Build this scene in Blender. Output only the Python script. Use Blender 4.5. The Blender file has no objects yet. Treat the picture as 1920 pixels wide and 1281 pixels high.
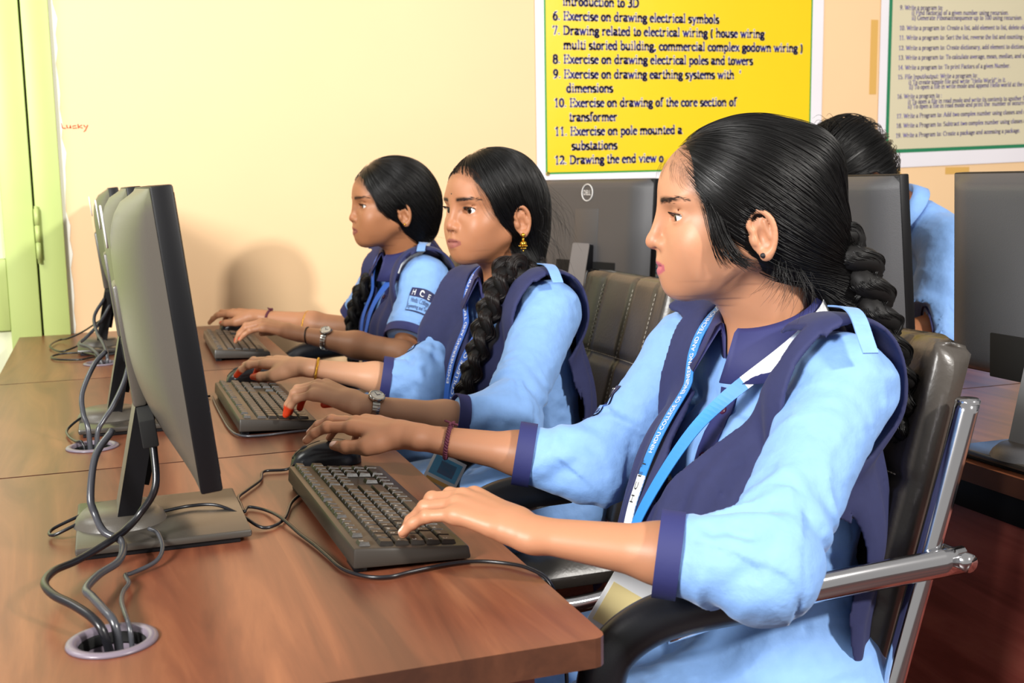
import bpy, bmesh, math, random
import numpy as np
from mathutils import Vector, Matrix
random.seed(7); RNG = np.random.default_rng(11)
SC = bpy.context.scene
COL = SC.collection
PI = math.pi

# ------------------------------------------------------------------ camera, world, lights
_P, _YAW, _ROL = math.radians(8.0), math.radians(19.7), math.radians(-0.93)
_f = Vector((math.sin(_YAW)*math.cos(_P), math.cos(_YAW)*math.cos(_P), -math.sin(_P)))
_r = Vector((math.cos(_YAW), -math.sin(_YAW), 0)); _u = _r.cross(_f)
_r2 = _r*math.cos(_ROL) + _u*math.sin(_ROL); _u2 = -_r*math.sin(_ROL) + _u*math.cos(_ROL)
cd = bpy.data.cameras.new('camera'); cam = bpy.data.objects.new('camera', cd); COL.objects.link(cam)
cam.matrix_world = Matrix(((_r2.x, _u2.x, -_f.x, 0), (_r2.y, _u2.y, -_f.y, 0), (_r2.z, _u2.z, -_f.z, 1.16), (0, 0, 0, 1)))
cd.sensor_width = 36; cd.lens = 2130/1920*36; cd.clip_start = .05
cd.dof.use_dof = True; cd.dof.focus_distance = 1.55; cd.dof.aperture_fstop = 10.0
SC.camera = cam
w = bpy.data.worlds.new('world'); SC.world = w; w.use_nodes = True
w.node_tree.nodes['Background'].inputs[0].default_value = (1, .97, .93, 1)
w.node_tree.nodes['Background'].inputs[1].default_value = .36
def area(name, loc, target, size, power, col=(1, 1, 1)):
    l = bpy.data.lights.new(name, 'AREA'); l.energy = power; l.size = size; l.color = col
    o = bpy.data.objects.new(name, l); COL.objects.link(o); o.location = loc
    o.rotation_euler = (Vector(target)-Vector(loc)).to_track_quat('-Z', 'Y').to_euler(); return o
area('flash_light', (2.2, -1.4, 2.75), (.7, 2.4, .9), .26, 135, (1, .96, .90))
area('window_light', (-1.75, -.2, 2.1), (.6, 2.0, .9), .7, 135, (1, .98, .95))
area('door_light', (-1.3, 2.2, 2.4), (.1, 3.2, 1.0), .9, 20, (1, 1, .93))
vs = SC.view_settings; vs.view_transform = 'Standard'; vs.look = 'None'; vs.gamma = 1; vs.use_curve_mapping = False
vs.exposure = 0.17

# ------------------------------------------------------------------ materials
MATS = {}
def srgb(h):
    if isinstance(h, str):
        h = h.lstrip('#'); h = [int(h[i:i+2], 16)/255 for i in (0, 2, 4)]
    return tuple(((c/12.92) if c <= .04045 else ((c+.055)/1.055)**2.4) for c in h[:3]) + (1,)
def mat(name, col, rough=.5, metal=0, spec=.5, noise=None, bump=None, sheen=0, coat=0, sss=0, emit=0, attr=None):
    """noise=(scale, amount, (sx,sy,sz)) value jitter; bump=(scale,strength,distance,(sx,sy,sz))"""
    if name in MATS: return MATS[name]
    m = bpy.data.materials.new(name); m.use_nodes = True; MATS[name] = m
    nt = m.node_tree; b = nt.nodes['Principled BSDF']; N = nt.nodes.new; L = nt.links.new
    c = srgb(col)
    b.inputs['Base Color'].default_value = c; b.inputs['Roughness'].default_value = rough
    b.inputs['Metallic'].default_value = metal; b.inputs['Specular IOR Level'].default_value = spec
    if sheen: b.inputs['Sheen Weight'].default_value = sheen; b.inputs['Sheen Roughness'].default_value = .4
    if coat: b.inputs['Coat Weight'].default_value = coat; b.inputs['Coat Roughness'].default_value = .15
    if sss:
        b.inputs['Subsurface Weight'].default_value = sss; b.inputs['Subsurface Radius'].default_value = (1, .35, .2)
        b.inputs['Subsurface Scale'].default_value = .006
    if emit: b.inputs['Emission Color'].default_value = c; b.inputs['Emission Strength'].default_value = emit
    tc = N('ShaderNodeTexCoord')
    def tex(scale, st):
        mp = N('ShaderNodeMapping'); mp.inputs['Scale'].default_value = st; L(tc.outputs['Object'], mp.inputs[0])
        n = N('ShaderNodeTexNoise'); n.inputs['Scale'].default_value = scale; n.inputs['Detail'].default_value = 4
        L(mp.outputs[0], n.inputs['Vector']); return n
    src = None
    if attr:
        a = N('ShaderNodeVertexColor'); a.layer_name = attr; src = a.outputs[0]
    if noise:
        n = tex(noise[0], noise[2] if len(noise) > 2 else (1, 1, 1))
        mr = N('ShaderNodeMapRange'); mr.inputs[1].default_value = .3; mr.inputs[2].default_value = .7
        mr.inputs[3].default_value = 1-noise[1]; mr.inputs[4].default_value = 1+noise[1]
        L(n.outputs[0], mr.inputs[0])
        vm = N('ShaderNodeVectorMath'); vm.operation = 'SCALE'
        if src: L(src, vm.inputs[0])
        else: vm.inputs[0].default_value = c[:3]
        L(mr.outputs[0], vm.inputs['Scale']); src = vm.outputs[0]
    if src: L(src, b.inputs['Base Color'])
    if bump:
        n = tex(bump[0], bump[3] if len(bump) > 3 else (1, 1, 1))
        bp = N('ShaderNodeBump'); bp.inputs['Strength'].default_value = bump[1]; bp.inputs['Distance'].default_value = bump[2]
        L(n.outputs[0], bp.inputs['Height']); L(bp.outputs[0], b.inputs['Normal'])
    return m
def wood(name, dark, mid, light, rough, axis_scale, spec=.5, coat=0.0, wear=None):
    m = bpy.data.materials.new(name); m.use_nodes = True; MATS[name] = m
    nt = m.node_tree; b = nt.nodes['Principled BSDF']; N = nt.nodes.new; L = nt.links.new
    tc = N('ShaderNodeTexCoord'); mp = N('ShaderNodeMapping'); mp.inputs['Scale'].default_value = axis_scale
    L(tc.outputs['Object'], mp.inputs[0])
    n = N('ShaderNodeTexNoise'); n.inputs['Scale'].default_value = 1; n.inputs['Detail'].default_value = 8; n.inputs['Roughness'].default_value = .62
    n.inputs['Distortion'].default_value = 1.2
    L(mp.outputs[0], n.inputs['Vector'])
    n2 = N('ShaderNodeTexNoise'); n2.inputs['Scale'].default_value = .35; n2.inputs['Detail'].default_value = 3; L(mp.outputs[0], n2.inputs['Vector'])
    ad = N('ShaderNodeMath'); ad.operation = 'ADD'; L(n.outputs[0], ad.inputs[0]); L(n2.outputs[0], ad.inputs[1])
    hf = N('ShaderNodeMath'); hf.operation = 'MULTIPLY'; hf.inputs[1].default_value = .5; L(ad.outputs[0], hf.inputs[0])
    r = N('ShaderNodeValToRGB'); L(hf.outputs[0], r.inputs[0])
    e = r.color_ramp.elements; e[0].position = .36; e[0].color = srgb(dark); e[1].position = .64; e[1].color = srgb(light)
    k = r.color_ramp.elements.new(.5); k.color = srgb(mid)
    L(r.outputs[0], b.inputs['Base Color'])
    b.inputs['Roughness'].default_value = rough; b.inputs['Specular IOR Level'].default_value = spec
    if coat: b.inputs['Coat Weight'].default_value = coat; b.inputs['Coat Roughness'].default_value = .3
    bp = N('ShaderNodeBump'); bp.inputs['Strength'].default_value = .12; bp.inputs['Distance'].default_value = .001
    L(n.outputs[0], bp.inputs['Height']); L(bp.outputs[0], b.inputs['Normal'])
    return m

# ------------------------------------------------------------------ mesh helpers
def new_obj(name, me, m=None, parent=None, smooth=False):
    o = bpy.data.objects.new(name, me); COL.objects.link(o)
    if m is not None: me.materials.append(m)
    if parent is not None: o.parent = parent
    if smooth: me.polygons.foreach_set('use_smooth', [True]*len(me.polygons))
    return o
def mesh(name, verts, faces, m=None, parent=None, smooth=False):
    me = bpy.data.meshes.new(name)
    me.from_pydata([tuple(map(float, v)) for v in verts], [], [tuple(map(int, f)) for f in faces]); me.update()
    return new_obj(name, me, m, parent, smooth)
def np_mesh(name, V, Q):
    """fast quads mesh from arrays"""
    me = bpy.data.meshes.new(name); n = len(Q); k = Q.shape[1]
    me.vertices.add(len(V)); me.vertices.foreach_set('co', np.asarray(V, np.float32).ravel())
    me.loops.add(n*k); me.loops.foreach_set('vertex_index', np.asarray(Q, np.int32).ravel())
    me.polygons.add(n); me.polygons.foreach_set('loop_start', np.arange(0, n*k, k, dtype=np.int32))
    me.polygons.foreach_set('use_smooth', np.ones(n, bool))
    me.update(calc_edges=True); me.validate(); return me
def tag(o, label=None, cat=None, group=None, kind=None):
    if label: o['label'] = label
    if cat: o['category'] = cat
    if group: o['group'] = group
    if kind: o['kind'] = kind
    return o
def empty(name, loc, rz=0, label=None, cat=None, group=None):
    o = bpy.data.objects.new(name, None); COL.objects.link(o); o.location = loc; o.rotation_euler = (0, 0, rz)
    o.empty_display_size = .05
    return tag(o, label, cat, group)
def copy_tree(o, parent=None):
    c = o.copy(); COL.objects.link(c)
    if parent is not None: c.parent = parent
    for ch in list(o.children): copy_tree(ch, c)
    return c
class MB:
    """collects boxes / prisms / tubes into one mesh"""
    def __init__(s): s.v = []; s.f = []
    def add(s, V, Fc):
        n = len(s.v); s.v += [tuple(p) for p in V]; s.f += [tuple(i+n for i in f) for f in Fc]; return s
    def box(s, lo, hi, M=None):
        x0, y0, z0 = lo; x1, y1, z1 = hi
        V = [Vector(p) for p in ((x0,y0,z0),(x1,y0,z0),(x1,y1,z0),(x0,y1,z0),(x0,y0,z1),(x1,y0,z1),(x1,y1,z1),(x0,y1,z1))]
        if M is not None: V = [M @ p for p in V]
        return s.add(V, [(0,3,2,1),(4,5,6,7),(0,1,5,4),(1,2,6,5),(2,3,7,6),(3,0,4,7)])
    def build(s, name, m=None, parent=None, bevel=0, smooth=False, seg=2, tri=False):
        o = mesh(name, s.v, s.f, m, parent, smooth)
        if bevel:
            bm = bmesh.new(); bm.from_mesh(o.data); bmesh.ops.remove_doubles(bm, verts=bm.verts, dist=1e-6)
            eds = [e for e in bm.edges if len(e.link_faces) == 2 and e.calc_face_angle(0) > .6]
            bmesh.ops.bevel(bm, geom=eds, offset=bevel, segments=seg, affect='EDGES', profile=.5, clamp_overlap=True)
            bmesh.ops.recalc_face_normals(bm, faces=bm.faces)
            for f in bm.faces: f.smooth = True
            bm.to_mesh(o.data); bm.free()
            try: o.data.set_sharp_from_angle(angle=math.radians(40))
            except Exception: pass
        return o
def spline(pts, n=10):
    """Catmull-Rom through pts"""
    P = np.array(pts, float)
    if len(P) == 2: return np.array([P[0]+(P[1]-P[0])*t for t in np.linspace(0, 1, n+1)])
    Q = np.vstack([2*P[0]-P[1], P, 2*P[-1]-P[-2]]); out = []
    for i in range(1, len(Q)-2):
        p0, p1, p2, p3 = Q[i-1], Q[i], Q[i+1], Q[i+2]
        for t in np.linspace(0, 1, n, endpoint=False):
            out.append(.5*((2*p1)+(-p0+p2)*t+(2*p0-5*p1+4*p2-p3)*t*t+(-p0+3*p1-3*p2+p3)*t**3))
    out.append(P[-1]); return np.array(out)
def sweep(path, prof, up=(0, 0, 1), scale=None, caps=True, closed=False):
    """sweep 2D profile (list of (side, up)) along path; returns V, F"""
    P = np.array(path, float); n = len(P); T = np.gradient(P, axis=0)
    if closed: T = np.roll(P, -1, 0)-np.roll(P, 1, 0)
    T /= np.linalg.norm(T, axis=1)[:, None]+1e-12
    upv = np.array(up, float); V = []
    m = len(prof); s_prev = None
    for i in range(n):
        u = upv if upv.ndim == 1 else upv[i]
        if s_prev is None or upv.ndim > 1 or True:
            s = np.cross(T[i], u)
            if np.linalg.norm(s) < .08 and s_prev is not None: s = s_prev - T[i]*(s_prev@T[i])
            elif np.linalg.norm(s) < 1e-6: s = np.cross(T[i], (1, 0, .01))
            s /= np.linalg.norm(s)
            if s_prev is not None and s@s_prev < 0: s = -s if upv.ndim == 1 else s
            s_prev = s
        w = np.cross(s, T[i]); k = 1 if scale is None else scale[i]
        for a, b in prof: V.append(P[i]+s*a*k+w*b*k)
    Fc = []
    rng = n if closed else n-1
    for i in range(rng):
        j = (i+1) % n
        for q in range(m):
            r = (q+1) % m; Fc.append((i*m+q, i*m+r, j*m+r, j*m+q))
    if caps and not closed: Fc.append(tuple(range(m))[::-1]); Fc.append(tuple((n-1)*m+q for q in range(m)))
    return V, Fc
def circ(r, n=8, r2=None):
    return [(r*math.cos(2*PI*i/n), (r2 or r)*math.sin(2*PI*i/n)) for i in range(n)]
def tube(name, pts, r, m, parent=None, n=8, res=8, raw=False, up=(0, 0, 1), r2=None):
    P = np.array(pts, float) if raw else spline(pts, res)
    V, Fc = sweep(P, circ(r, n, r2), up); return mesh(name, V, Fc, m, parent, True)
def lathe(name, prof, m, parent=None, n=32, loc=None, smooth=True):
    """prof list of (r, z)"""
    V = []; Fc = []; k = len(prof)
    for i in range(n):
        a = 2*PI*i/n
        for r, z in prof: V.append((r*math.cos(a), r*math.sin(a), z))
    for i in range(n):
        j = (i+1) % n
        for q in range(k-1): Fc.append((i*k+q, j*k+q, j*k+q+1, i*k+q+1))
    o = mesh(name, V, Fc, m, parent, smooth)
    if loc: o.location = loc
    return o
def rrect(w, h, r, n=4):
    """rounded rectangle outline centred at 0"""
    out = []
    for cx, cy, a0 in ((w/2-r, h/2-r, 0), (-w/2+r, h/2-r, 90), (-w/2+r, -h/2+r, 180), (w/2-r, -h/2+r, 270)):
        for i in range(n+1):
            a = math.radians(a0+90*i/n); out.append((cx+r*math.cos(a), cy+r*math.sin(a)))
    return out
def prism(name, outline, z0, z1, m, parent=None, bevel=0, M=None, smooth=False):
    n = len(outline); V = [(x, y, z0) for x, y in outline]+[(x, y, z1) for x, y in outline]
    if M is not None: V = [M @ Vector(v) for v in V]
    Fc = [tuple(range(n))[::-1], tuple(range(n, 2*n))]+[(i, (i+1) % n, n+(i+1) % n, n+i) for i in range(n)]
    b = MB(); b.add(V, Fc); return b.build(name, m, parent, bevel=bevel, smooth=smooth)
# ------------------------------------------------------------------ lettering
def _arc(cx, cy, rx, ry, a0, a1, n=9):
    return [(cx+rx*math.cos(math.radians(a0+(a1-a0)*i/n)), cy+ry*math.sin(math.radians(a0+(a1-a0)*i/n))) for i in range(n+1)]
def _s(x, y, h=.085): return [(x-h, y), (x+h, y)]
def _st(x, y0, y1): return [(x, y0), (x, y1)]
_t = .02
GL = {
'a': (.46, [_st(.33,.08,.33), _arc(.20,.33,.13,.12,0,150), _arc(.19,.13,.12,.12,80,360), [(.33,.08),(.37,.02),(.44,.04)]]),
'b': (.50, [_st(.10,.0,.70), _s(.07,.69,.06), _arc(.26,.22,.17,.22,150,-150)]),
'c': (.42, [_arc(.24,.22,.18,.22,45,325), [(.36,.36),(.37,.32)]]),
'd': (.52, [_st(.38,.0,.70), _s(.35,.69,.06), _arc(.24,.22,.17,.22,30,330), _s(.42,_t,.06)]),
'e': (.44, [[(.07,.26),(.38,.26)], _arc(.23,.22,.17,.22,10,320)]),
'f': (.34, [_st(.14,.0,.56), _arc(.25,.56,.11,.13,180,40), [(.03,.44),(.28,.44)], _s(.14,_t)]),
'g': (.46, [_arc(.22,.30,.14,.14,0,360,12), [(.32,.40),(.43,.42)], _arc(.23,-.08,.17,.10,0,360,12), [(.12,.17),(.10,.06),(.30,.03)]]),
'h': (.54, [_st(.11,.0,.70), _s(.08,.69,.06), _arc(.26,.29,.15,.16,170,0), _st(.41,.0,.29), _s(.11,_t), _s(.42,_t)]),
'i': (.27, [_st(.13,.0,.44), _s(.10,.43,.06), _s(.13,_t), [(.13,.60),(.13,.66)]]),
'j': (.27, [_st(.15,-.08,.44), _arc(.06,-.08,.09,.10,0,-120), [(.15,.62),(.15,.64)]]),
'k': (.52, [_st(.11,.0,.70), _s(.08,.69,.06), [(.14,.18),(.37,.43)], [(.22,.26),(.42,.02)], _s(.11,_t), _s(.42,_t), _s(.38,.43)]),
'l': (.27, [_st(.13,.0,.70), _s(.10,.69,.06), _s(.13,_t)]),
'm': (.80, [_st(.11,.0,.44), _s(.08,.43,.06), _arc(.25,.29,.14,.16,170,0), _st(.39,.0,.29), _arc(.53,.29,.14,.16,170,0), _st(.67,.0,.29), _s(.11,_t), _s(.39,_t), _s(.68,_t)]),
'n': (.54, [_st(.11,.0,.44), _s(.08,.43,.06), _arc(.26,.29,.15,.16,170,0), _st(.41,.0,.29), _s(.11,_t), _s(.42,_t)]),
'o': (.48, [_arc(.24,.22,.17,.22,0,360,14)]),
'p': (.50, [_st(.10,-.20,.44), _s(.07,.43,.06), _arc(.26,.22,.17,.22,150,-150), _s(.10,-.18)]),
'q': (.50, [_st(.38,-.20,.44), _arc(.24,.22,.17,.22,30,330), _s(.38,-.18)]),
'r': (.42, [_st(.11,.0,.44), _s(.08,.43,.06), _arc(.25,.30,.13,.13,170,50), _s(.12,_t,.095)]),
's': (.37, [_arc(.18,.33,.12,.11,30,270), _arc(.18,.11,.13,.11,90,-150)]),
't': (.33, [_st(.14,.07,.60), [(.02,.44),(.29,.44)], _arc(.22,.08,.08,.08,180,330)]),
'u': (.54, [_st(.11,.15,.44), _s(.08,.43,.06), _arc(.25,.16,.14,.16,180,350), _st(.41,.0,.44), _s(.38,.43,.06), _s(.45,_t,.05)]),
'v': (.48, [[(.08,.44),(.24,.02)], [(.24,.02),(.40,.44)], _s(.08,.43), _s(.40,.43,.06)]),
'w': (.70, [[(.07,.44),(.21,.02)], [(.21,.02),(.35,.40)], [(.35,.40),(.48,.02)], [(.48,.02),(.63,.44)], _s(.07,.43), _s(.63,.43,.06)]),
'x': (.48, [[(.08,.44),(.40,.02)], [(.38,.44),(.09,.02)], _s(.08,.43), _s(.40,_t), _s(.38,.43,.06), _s(.09,_t,.06)]),
'y': (.48, [[(.08,.44),(.24,.04)], [(.40,.44),(.20,-.14),(.08,-.18)], _s(.08,.43), _s(.40,.43,.06)]),
'z': (.42, [[(.06,.43),(.35,.43)], [(.35,.43),(.06,.02)], [(.06,.02),(.36,.02),(.37,.10)]]),
'A': (.70, [[(.34,.66),(.08,.0)], [(.34,.66),(.60,.0)], [(.17,.23),(.50,.23)], _s(.08,_t), _s(.60,_t)]),
'C': (.66, [_arc(.35,.33,.27,.34,50,315), [(.56,.64),(.56,.48)]]),
'D': (.70, [_st(.13,.0,.66), [(.04,.65),(.32,.65)], [(.04,.02),(.32,.02)], _arc(.30,.335,.30,.315,90,-90,12)]),
'E': (.62, [_st(.14,.0,.66), [(.04,.65),(.53,.65),(.54,.52)], [(.04,.02),(.55,.02),(.57,.17)], [(.14,.35),(.42,.35)], [(.42,.27),(.42,.43)]]),
'F': (.58, [_st(.14,.0,.66), [(.04,.65),(.52,.65),(.53,.52)], [(.14,.35),(.40,.35)], [(.40,.27),(.40,.43)], _s(.14,_t)]),
'G': (.72, [_arc(.36,.33,.28,.34,50,330), [(.57,.64),(.57,.48)], _st(.58,.04,.30), _s(.57,.30)]),
'H': (.74, [_st(.14,.0,.66), _st(.60,.0,.66), [(.14,.35),(.60,.35)], _s(.14,_t), _s(.60,_t), _s(.14,.65), _s(.60,.65)]),
'I': (.36, [_st(.18,.0,.66), _s(.18,_t), _s(.18,.65)]),
'N': (.72, [_st(.13,.0,.66), [(.13,.66),(.58,.02)], _st(.58,.0,.66), _s(.13,_t), _s(.58,.65)]),
'P': (.58, [_st(.14,.0,.66), [(.04,.65),(.32,.65)], _arc(.30,.48,.22,.17,90,-90), [(.30,.31),(.14,.31)], _s(.14,_t)]),
'S': (.52, [_arc(.26,.49,.18,.16,40,270), _arc(.26,.17,.20,.17,90,-150)]),
'T': (.62, [_st(.31,.0,.66), [(.05,.52),(.06,.65),(.56,.65),(.57,.52)], _s(.31,_t)]),
'W': (.96, [[(.08,.66),(.28,.02)], [(.28,.02),(.47,.62)], [(.47,.62),(.66,.02)], [(.66,.02),(.88,.66)], _s(.08,.65), _s(.88,.65)]),
'0': (.50, [_arc(.25,.33,.18,.33,0,360,14)]),
'1': (.50, [_st(.27,.0,.66), [(.12,.54),(.27,.65)], _s(.27,_t,.13)]),
'2': (.50, [_arc(.24,.47,.17,.18,160,-35), [(.38,.36),(.08,.04)], [(.06,.03),(.42,.03),(.44,.14)]]),
'3': (.50, [_arc(.23,.49,.16,.16,150,-80), _arc(.23,.18,.19,.18,85,-150)]),
'4': (.50, [_st(.34,.0,.66), [(.34,.66),(.05,.19)], [(.05,.19),(.46,.19)]]),
'5': (.50, [[(.14,.65),(.42,.65)], [(.15,.65),(.11,.38)], _arc(.23,.21,.20,.20,120,-150)]),
'6': (.50, [_arc(.26,.20,.17,.20,0,360,12), [(.10,.24),(.14,.45),(.26,.60),(.40,.66)]]),
'7': (.50, [[(.06,.52),(.08,.64),(.43,.64)], [(.43,.64),(.20,.0)]]),
'8': (.50, [_arc(.25,.49,.15,.16,0,360,12), _arc(.25,.17,.18,.18,0,360,12)]),
'9': (.50, [_arc(.24,.46,.17,.20,0,360,12), [(.40,.42),(.36,.21),(.24,.06),(.10,.0)]]),
'.': (.25, [[(.12,.03),(.12,.085)]]), ',': (.25, [[(.12,.03),(.12,.085)], [(.14,.03),(.08,-.10)]]), ':': (.28, [[(.13,.03),(.13,.085)], [(.13,.36),(.13,.42)]]),
'(': (.33, [_arc(.34,.26,.22,.46,125,235)]), ')': (.33, [_arc(-.01,.26,.22,.46,55,-55)]), '/': (.30, [[(.03,-.02),(.27,.68)]]),
'"': (.40, [[(.12,.50),(.12,.66)], [(.27,.50),(.27,.66)]]), "'": (.22, [[(.10,.50),(.12,.66)]]), ' ': (.26, [])}
def serif_polys(txt, nibw=.105, nibt=.045):
    """list of polygons in em units and total width"""
    x = 0; out = []
    for ch in txt:
        wd, st = GL[ch]
        for pl in st:
            for (ax, ay), (bx, by) in zip(pl[:-1], pl[1:]):
                if bx < ax: ax, ay, bx, by = bx, by, ax, ay
                w, t = nibw/2, nibt/2
                if abs(ay-by) < 1e-6 and abs(bx-ax) > .08: w = .01
                if by >= ay: pg = [(ax-w,ay-t),(ax+w,ay-t),(bx+w,by-t),(bx+w,by+t),(bx-w,by+t),(ax-w,ay+t)]
                else: pg = [(ax-w,ay-t),(bx-w,by-t),(bx+w,by-t),(bx+w,by+t),(ax+w,ay+t),(ax-w,ay+t)]
                out.append([(px+x, py) for px, py in pg])
        x += wd
    return out, x
def serif_line(mb, txt, x0, x1, z, em, y, nibw=.105, nibt=.045, tilt=0, xs=None):
    """writes txt on plane y=const from x0 to x1 (x stretched), baseline z"""
    pg, wd = serif_polys(txt, nibw, nibt)
    sx = (x1-x0)/wd if x1 is not None else em*.8
    for p in pg: mb.add([(x0+a*sx, y, z+b*em+tilt*a*sx) for a, b in p], [tuple(range(6))])
def font_geo(txt, size=1, align='LEFT', extrude=0, spacing=1.0):
    """sans text as (V, F) in the XY plane"""
    cu = bpy.data.curves.new('t', 'FONT'); cu.body = txt; cu.size = size; cu.align_x = align; cu.extrude = extrude; cu.space_character = spacing
    cu.resolution_u = 3
    o = bpy.data.objects.new('t', cu); COL.objects.link(o)
    dg = bpy.context.evaluated_depsgraph_get(); me = bpy.data.meshes.new_from_object(o.evaluated_get(dg))
    V = [tuple(v.co) for v in me.vertices]; Fc = [tuple(p.vertices) for p in me.polygons]
    bpy.data.objects.remove(o); bpy.data.curves.remove(cu); bpy.data.meshes.remove(me)
    return V, Fc
# ------------------------------------------------------------------ the room
WALL_Y = 3.472
M_wall = mat('wall_paint', '#f4cd9e', .55, noise=(1.3, .035), bump=(9, .15, .002))
M_floor = wood('floor_wood', '#2a1010', '#3d1a16', '#5a2a22', .35, (2, 18, 18))
o = MB().box((-1.6, WALL_Y, 0), (5.2, WALL_Y+.12, 3.0)).build('wall_back', M_wall); o['kind'] = 'structure'
o = MB().box((-3.0, -2.5, -.06), (5.2, WALL_Y, 0)).build('floor', M_floor); o['kind'] = 'structure'
M_ceil = mat('ceiling_white', '#f4efe4', .8)
# green door in the back wall: leaf left of the seam, frame right of it
M_green = mat('green_paint', '#bccd7c', .42, noise=(3, .05), bump=(14, .12, .002))
M_white = mat('white_paint', '#fdfbee', .6)
M_panel = mat('door_panel_pale', '#e6e8c6', .5)
dr = empty('door_1', (-.62, WALL_Y, 0)); dr['kind'] = 'structure'; dr['label'] = 'pale green painted door with hinge at the far left'
def wbox(name, x0, x1, z0, z1, d0, d1, m, parent, bevel=.003):
    px, py, pz = parent.location
    return MB().box((x0-px, WALL_Y-d1-py, z0-pz), (x1-px, WALL_Y-d0-py, z1-pz)).build(name, m, parent, bevel=bevel)
wbox('door_stile', -.255, -.176, .02, 2.3, .0, .030, M_green, dr)
wbox('door_stile', -1.05, -.90, .02, 2.3, .0, .030, M_green, dr)
wbox('door_rail', -.90, -.255, .77, .97, .0, .030, M_green, dr)
wbox('door_rail', -.90, -.255, .02, .25, .0, .030, M_green, dr)
wbox('door_rail', -.90, -.255, 2.12, 2.3, .0, .030, M_green, dr)
wbox('door_panel', -.90, -.255, .25, .77, .0, .012, M_panel, dr)
wbox('door_panel', -.90, -.255, .97, 2.12, .0, .012, M_panel, dr)
fr = wbox('door_frame', -.171, -.100, 0, 2.4, .0, .024, M_green, dr)
wbox('door_frame', -1.6, -1.055, 0, 2.4, .0, .024, M_green, dr)
wbox('door_gap_shade', -.177, -.170, .02, 2.3, .0, .004, mat('gap_shade', '#3c4022', .9), dr, 0)  # dark backing strip: the seam's shade put in as colour
hg = empty('hinge', (0, 0, 0)); hg.parent = dr
for k in range(3):
    z0 = .968+k*.047
    tube('hinge_knuckle', [(-.168+.62, -.036, z0), (-.168+.62, -.036, z0+.045)], .0068, M_green, hg, n=10, res=1)
    hgz = z0
tube('hinge_pin', [(-.168+.62, -.036, .955), (-.168+.62, -.036, 1.115)], .0045, M_green, hg, n=8, res=1)
# white edge strip between frame and wall (uneven paint)
V = []; Fc = []
for i in range(60):
    z = .0+i*2.4/59; wv = .006*math.sin(i*2.7)+.004*math.sin(i*7.1+1)+.004*math.sin(i*1.3)
    V += [(-.1005, WALL_Y-.0015, z), (-.086+wv*.6, WALL_Y-.0015, z), (-.1005, WALL_Y+.004, z), (-.086+wv*.6, WALL_Y+.004, z)]
for i in range(59):
    a = i*4; Fc += [(a, a+1, a+5, a+4), (a+1, a+3, a+7, a+5)]
o = mesh('trim_1', V, Fc, M_white); o['kind'] = 'structure'
# handwritten word on the wall
M_ink = mat('orange_ink', '#c24a18', .8)
LK = [[(0,.9),(.05,.1),(.3,.05)], [(.38,.6),(.42,.1),(.6,.1),(.66,.6),(.70,.05)], [(1.1,.5),(.85,.45),(.85,.05),(1.15,.12)], [(1.25,.75),(1.27,.05)], [(1.55,.6),(1.28,.32),(1.58,.08)], [(1.68,.6),(1.80,.25)], [(2.0,.62),(1.78,-.3),(1.66,-.5)]]
mb = MB()
for st in LK:
    P = [(-.087+a*.0345, WALL_Y-.0006, 1.328+b*.017) for a, b in st]
    V, Fc = sweep(P, circ(.0015, 5), (0, 1, 0)); mb.add(V, Fc)
o = mb.build('wall_scribble', M_ink); tag(o, 'small orange handwritten word on the cream wall beside the green door', 'writing')

# ------------------------------------------------------------------ posters
def poster(name, x0, x1, z0, z1, tilt, border, bcol, ins, field, label):
    """sheared slightly: z shifts by tilt*(x-x0)"""
    root = empty(name, (x0, WALL_Y-.004, z0), 0, label, 'poster')
    def quad(n, a0, a1, b0, b1, y, m, t=.0012):
        V = []
        for yy in (y, y-t):
            V += [(a0, yy, b0+tilt*a0), (a1, yy, b0+tilt*a1), (a1, yy, b1+tilt*a1), (a0, yy, b1+tilt*a0)]
        return mesh(n, V, [(0,1,2,3),(7,6,5,4),(0,4,5,1),(1,5,6,2),(2,6,7,3),(3,7,4,0)], m, root)
    W, Hh = x1-x0, z1-z0
    quad('white_sheet', 0, W, 0, Hh, 0, mat('poster_white', '#efeaf0', .35, noise=(3, .02)))
    quad('green_border', ins[0], W-ins[1], ins[2], Hh-.05, -.0014, bcol, .0006)
    b = border
    quad('colour_field', ins[0]+b, W-ins[1]-b, ins[2]+b, Hh-.05-b, -.0022, field, .0006)
    return root
M_navytxt = mat('poster_ink', '#2a1c86', .5)
M_halo = mat('poster_halo', '#fdf6d8', .5)
p1 = poster('syllabus_poster', 1.337, 2.415, 1.132, 2.25, .010, .006, mat('poster_green', '#1f9636', .4), (.030, .046, .050), mat('poster_yellow', '#f4cd05', .33, noise=(2.2, .03), bump=(5, .25, .004)),
            'large yellow poster listing electrical drawing exercises, green border')
P1LINES = [("introduction to 3D",.079,.350,.576),("6. Exercise on drawing electrical symbols",.044,.648,.530),("7. Drawing related to electrical wiring ( house wiring",.043,.825,.485),
 ("multi storied building, commercial complex godown wiring )",.080,.980,.440),("8. Exercise on drawing electrical poles and towers",.043,.781,.395),
 ("9. Exercise on drawing earthing systems with  '",.044,.735,.348),("dimensions",.089,.255,.304),("10. Exercise on drawing of the core section of",.045,.719,.257),
 ("transformer",.098,.270,.212),("11. Exercise on pole mounted a",.046,.510,.166),("substations",.106,.270,.120),("12. Drawing the end view o",.045,.440,.074)]
mbt = MB(); mbh = MB()
for t, a, b, z in P1LINES:
    serif_line(mbh, t, a+.015, b+.015, z+.008, .040, -.0031, .19, .14, .012)
    serif_line(mbt, t, a+.015, b+.015, z+.008, .040, -.0036, .12, .062, .012)
mbh.build('letter_halo', M_halo, p1); mbt.build('lettering', M_navytxt, p1)
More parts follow.
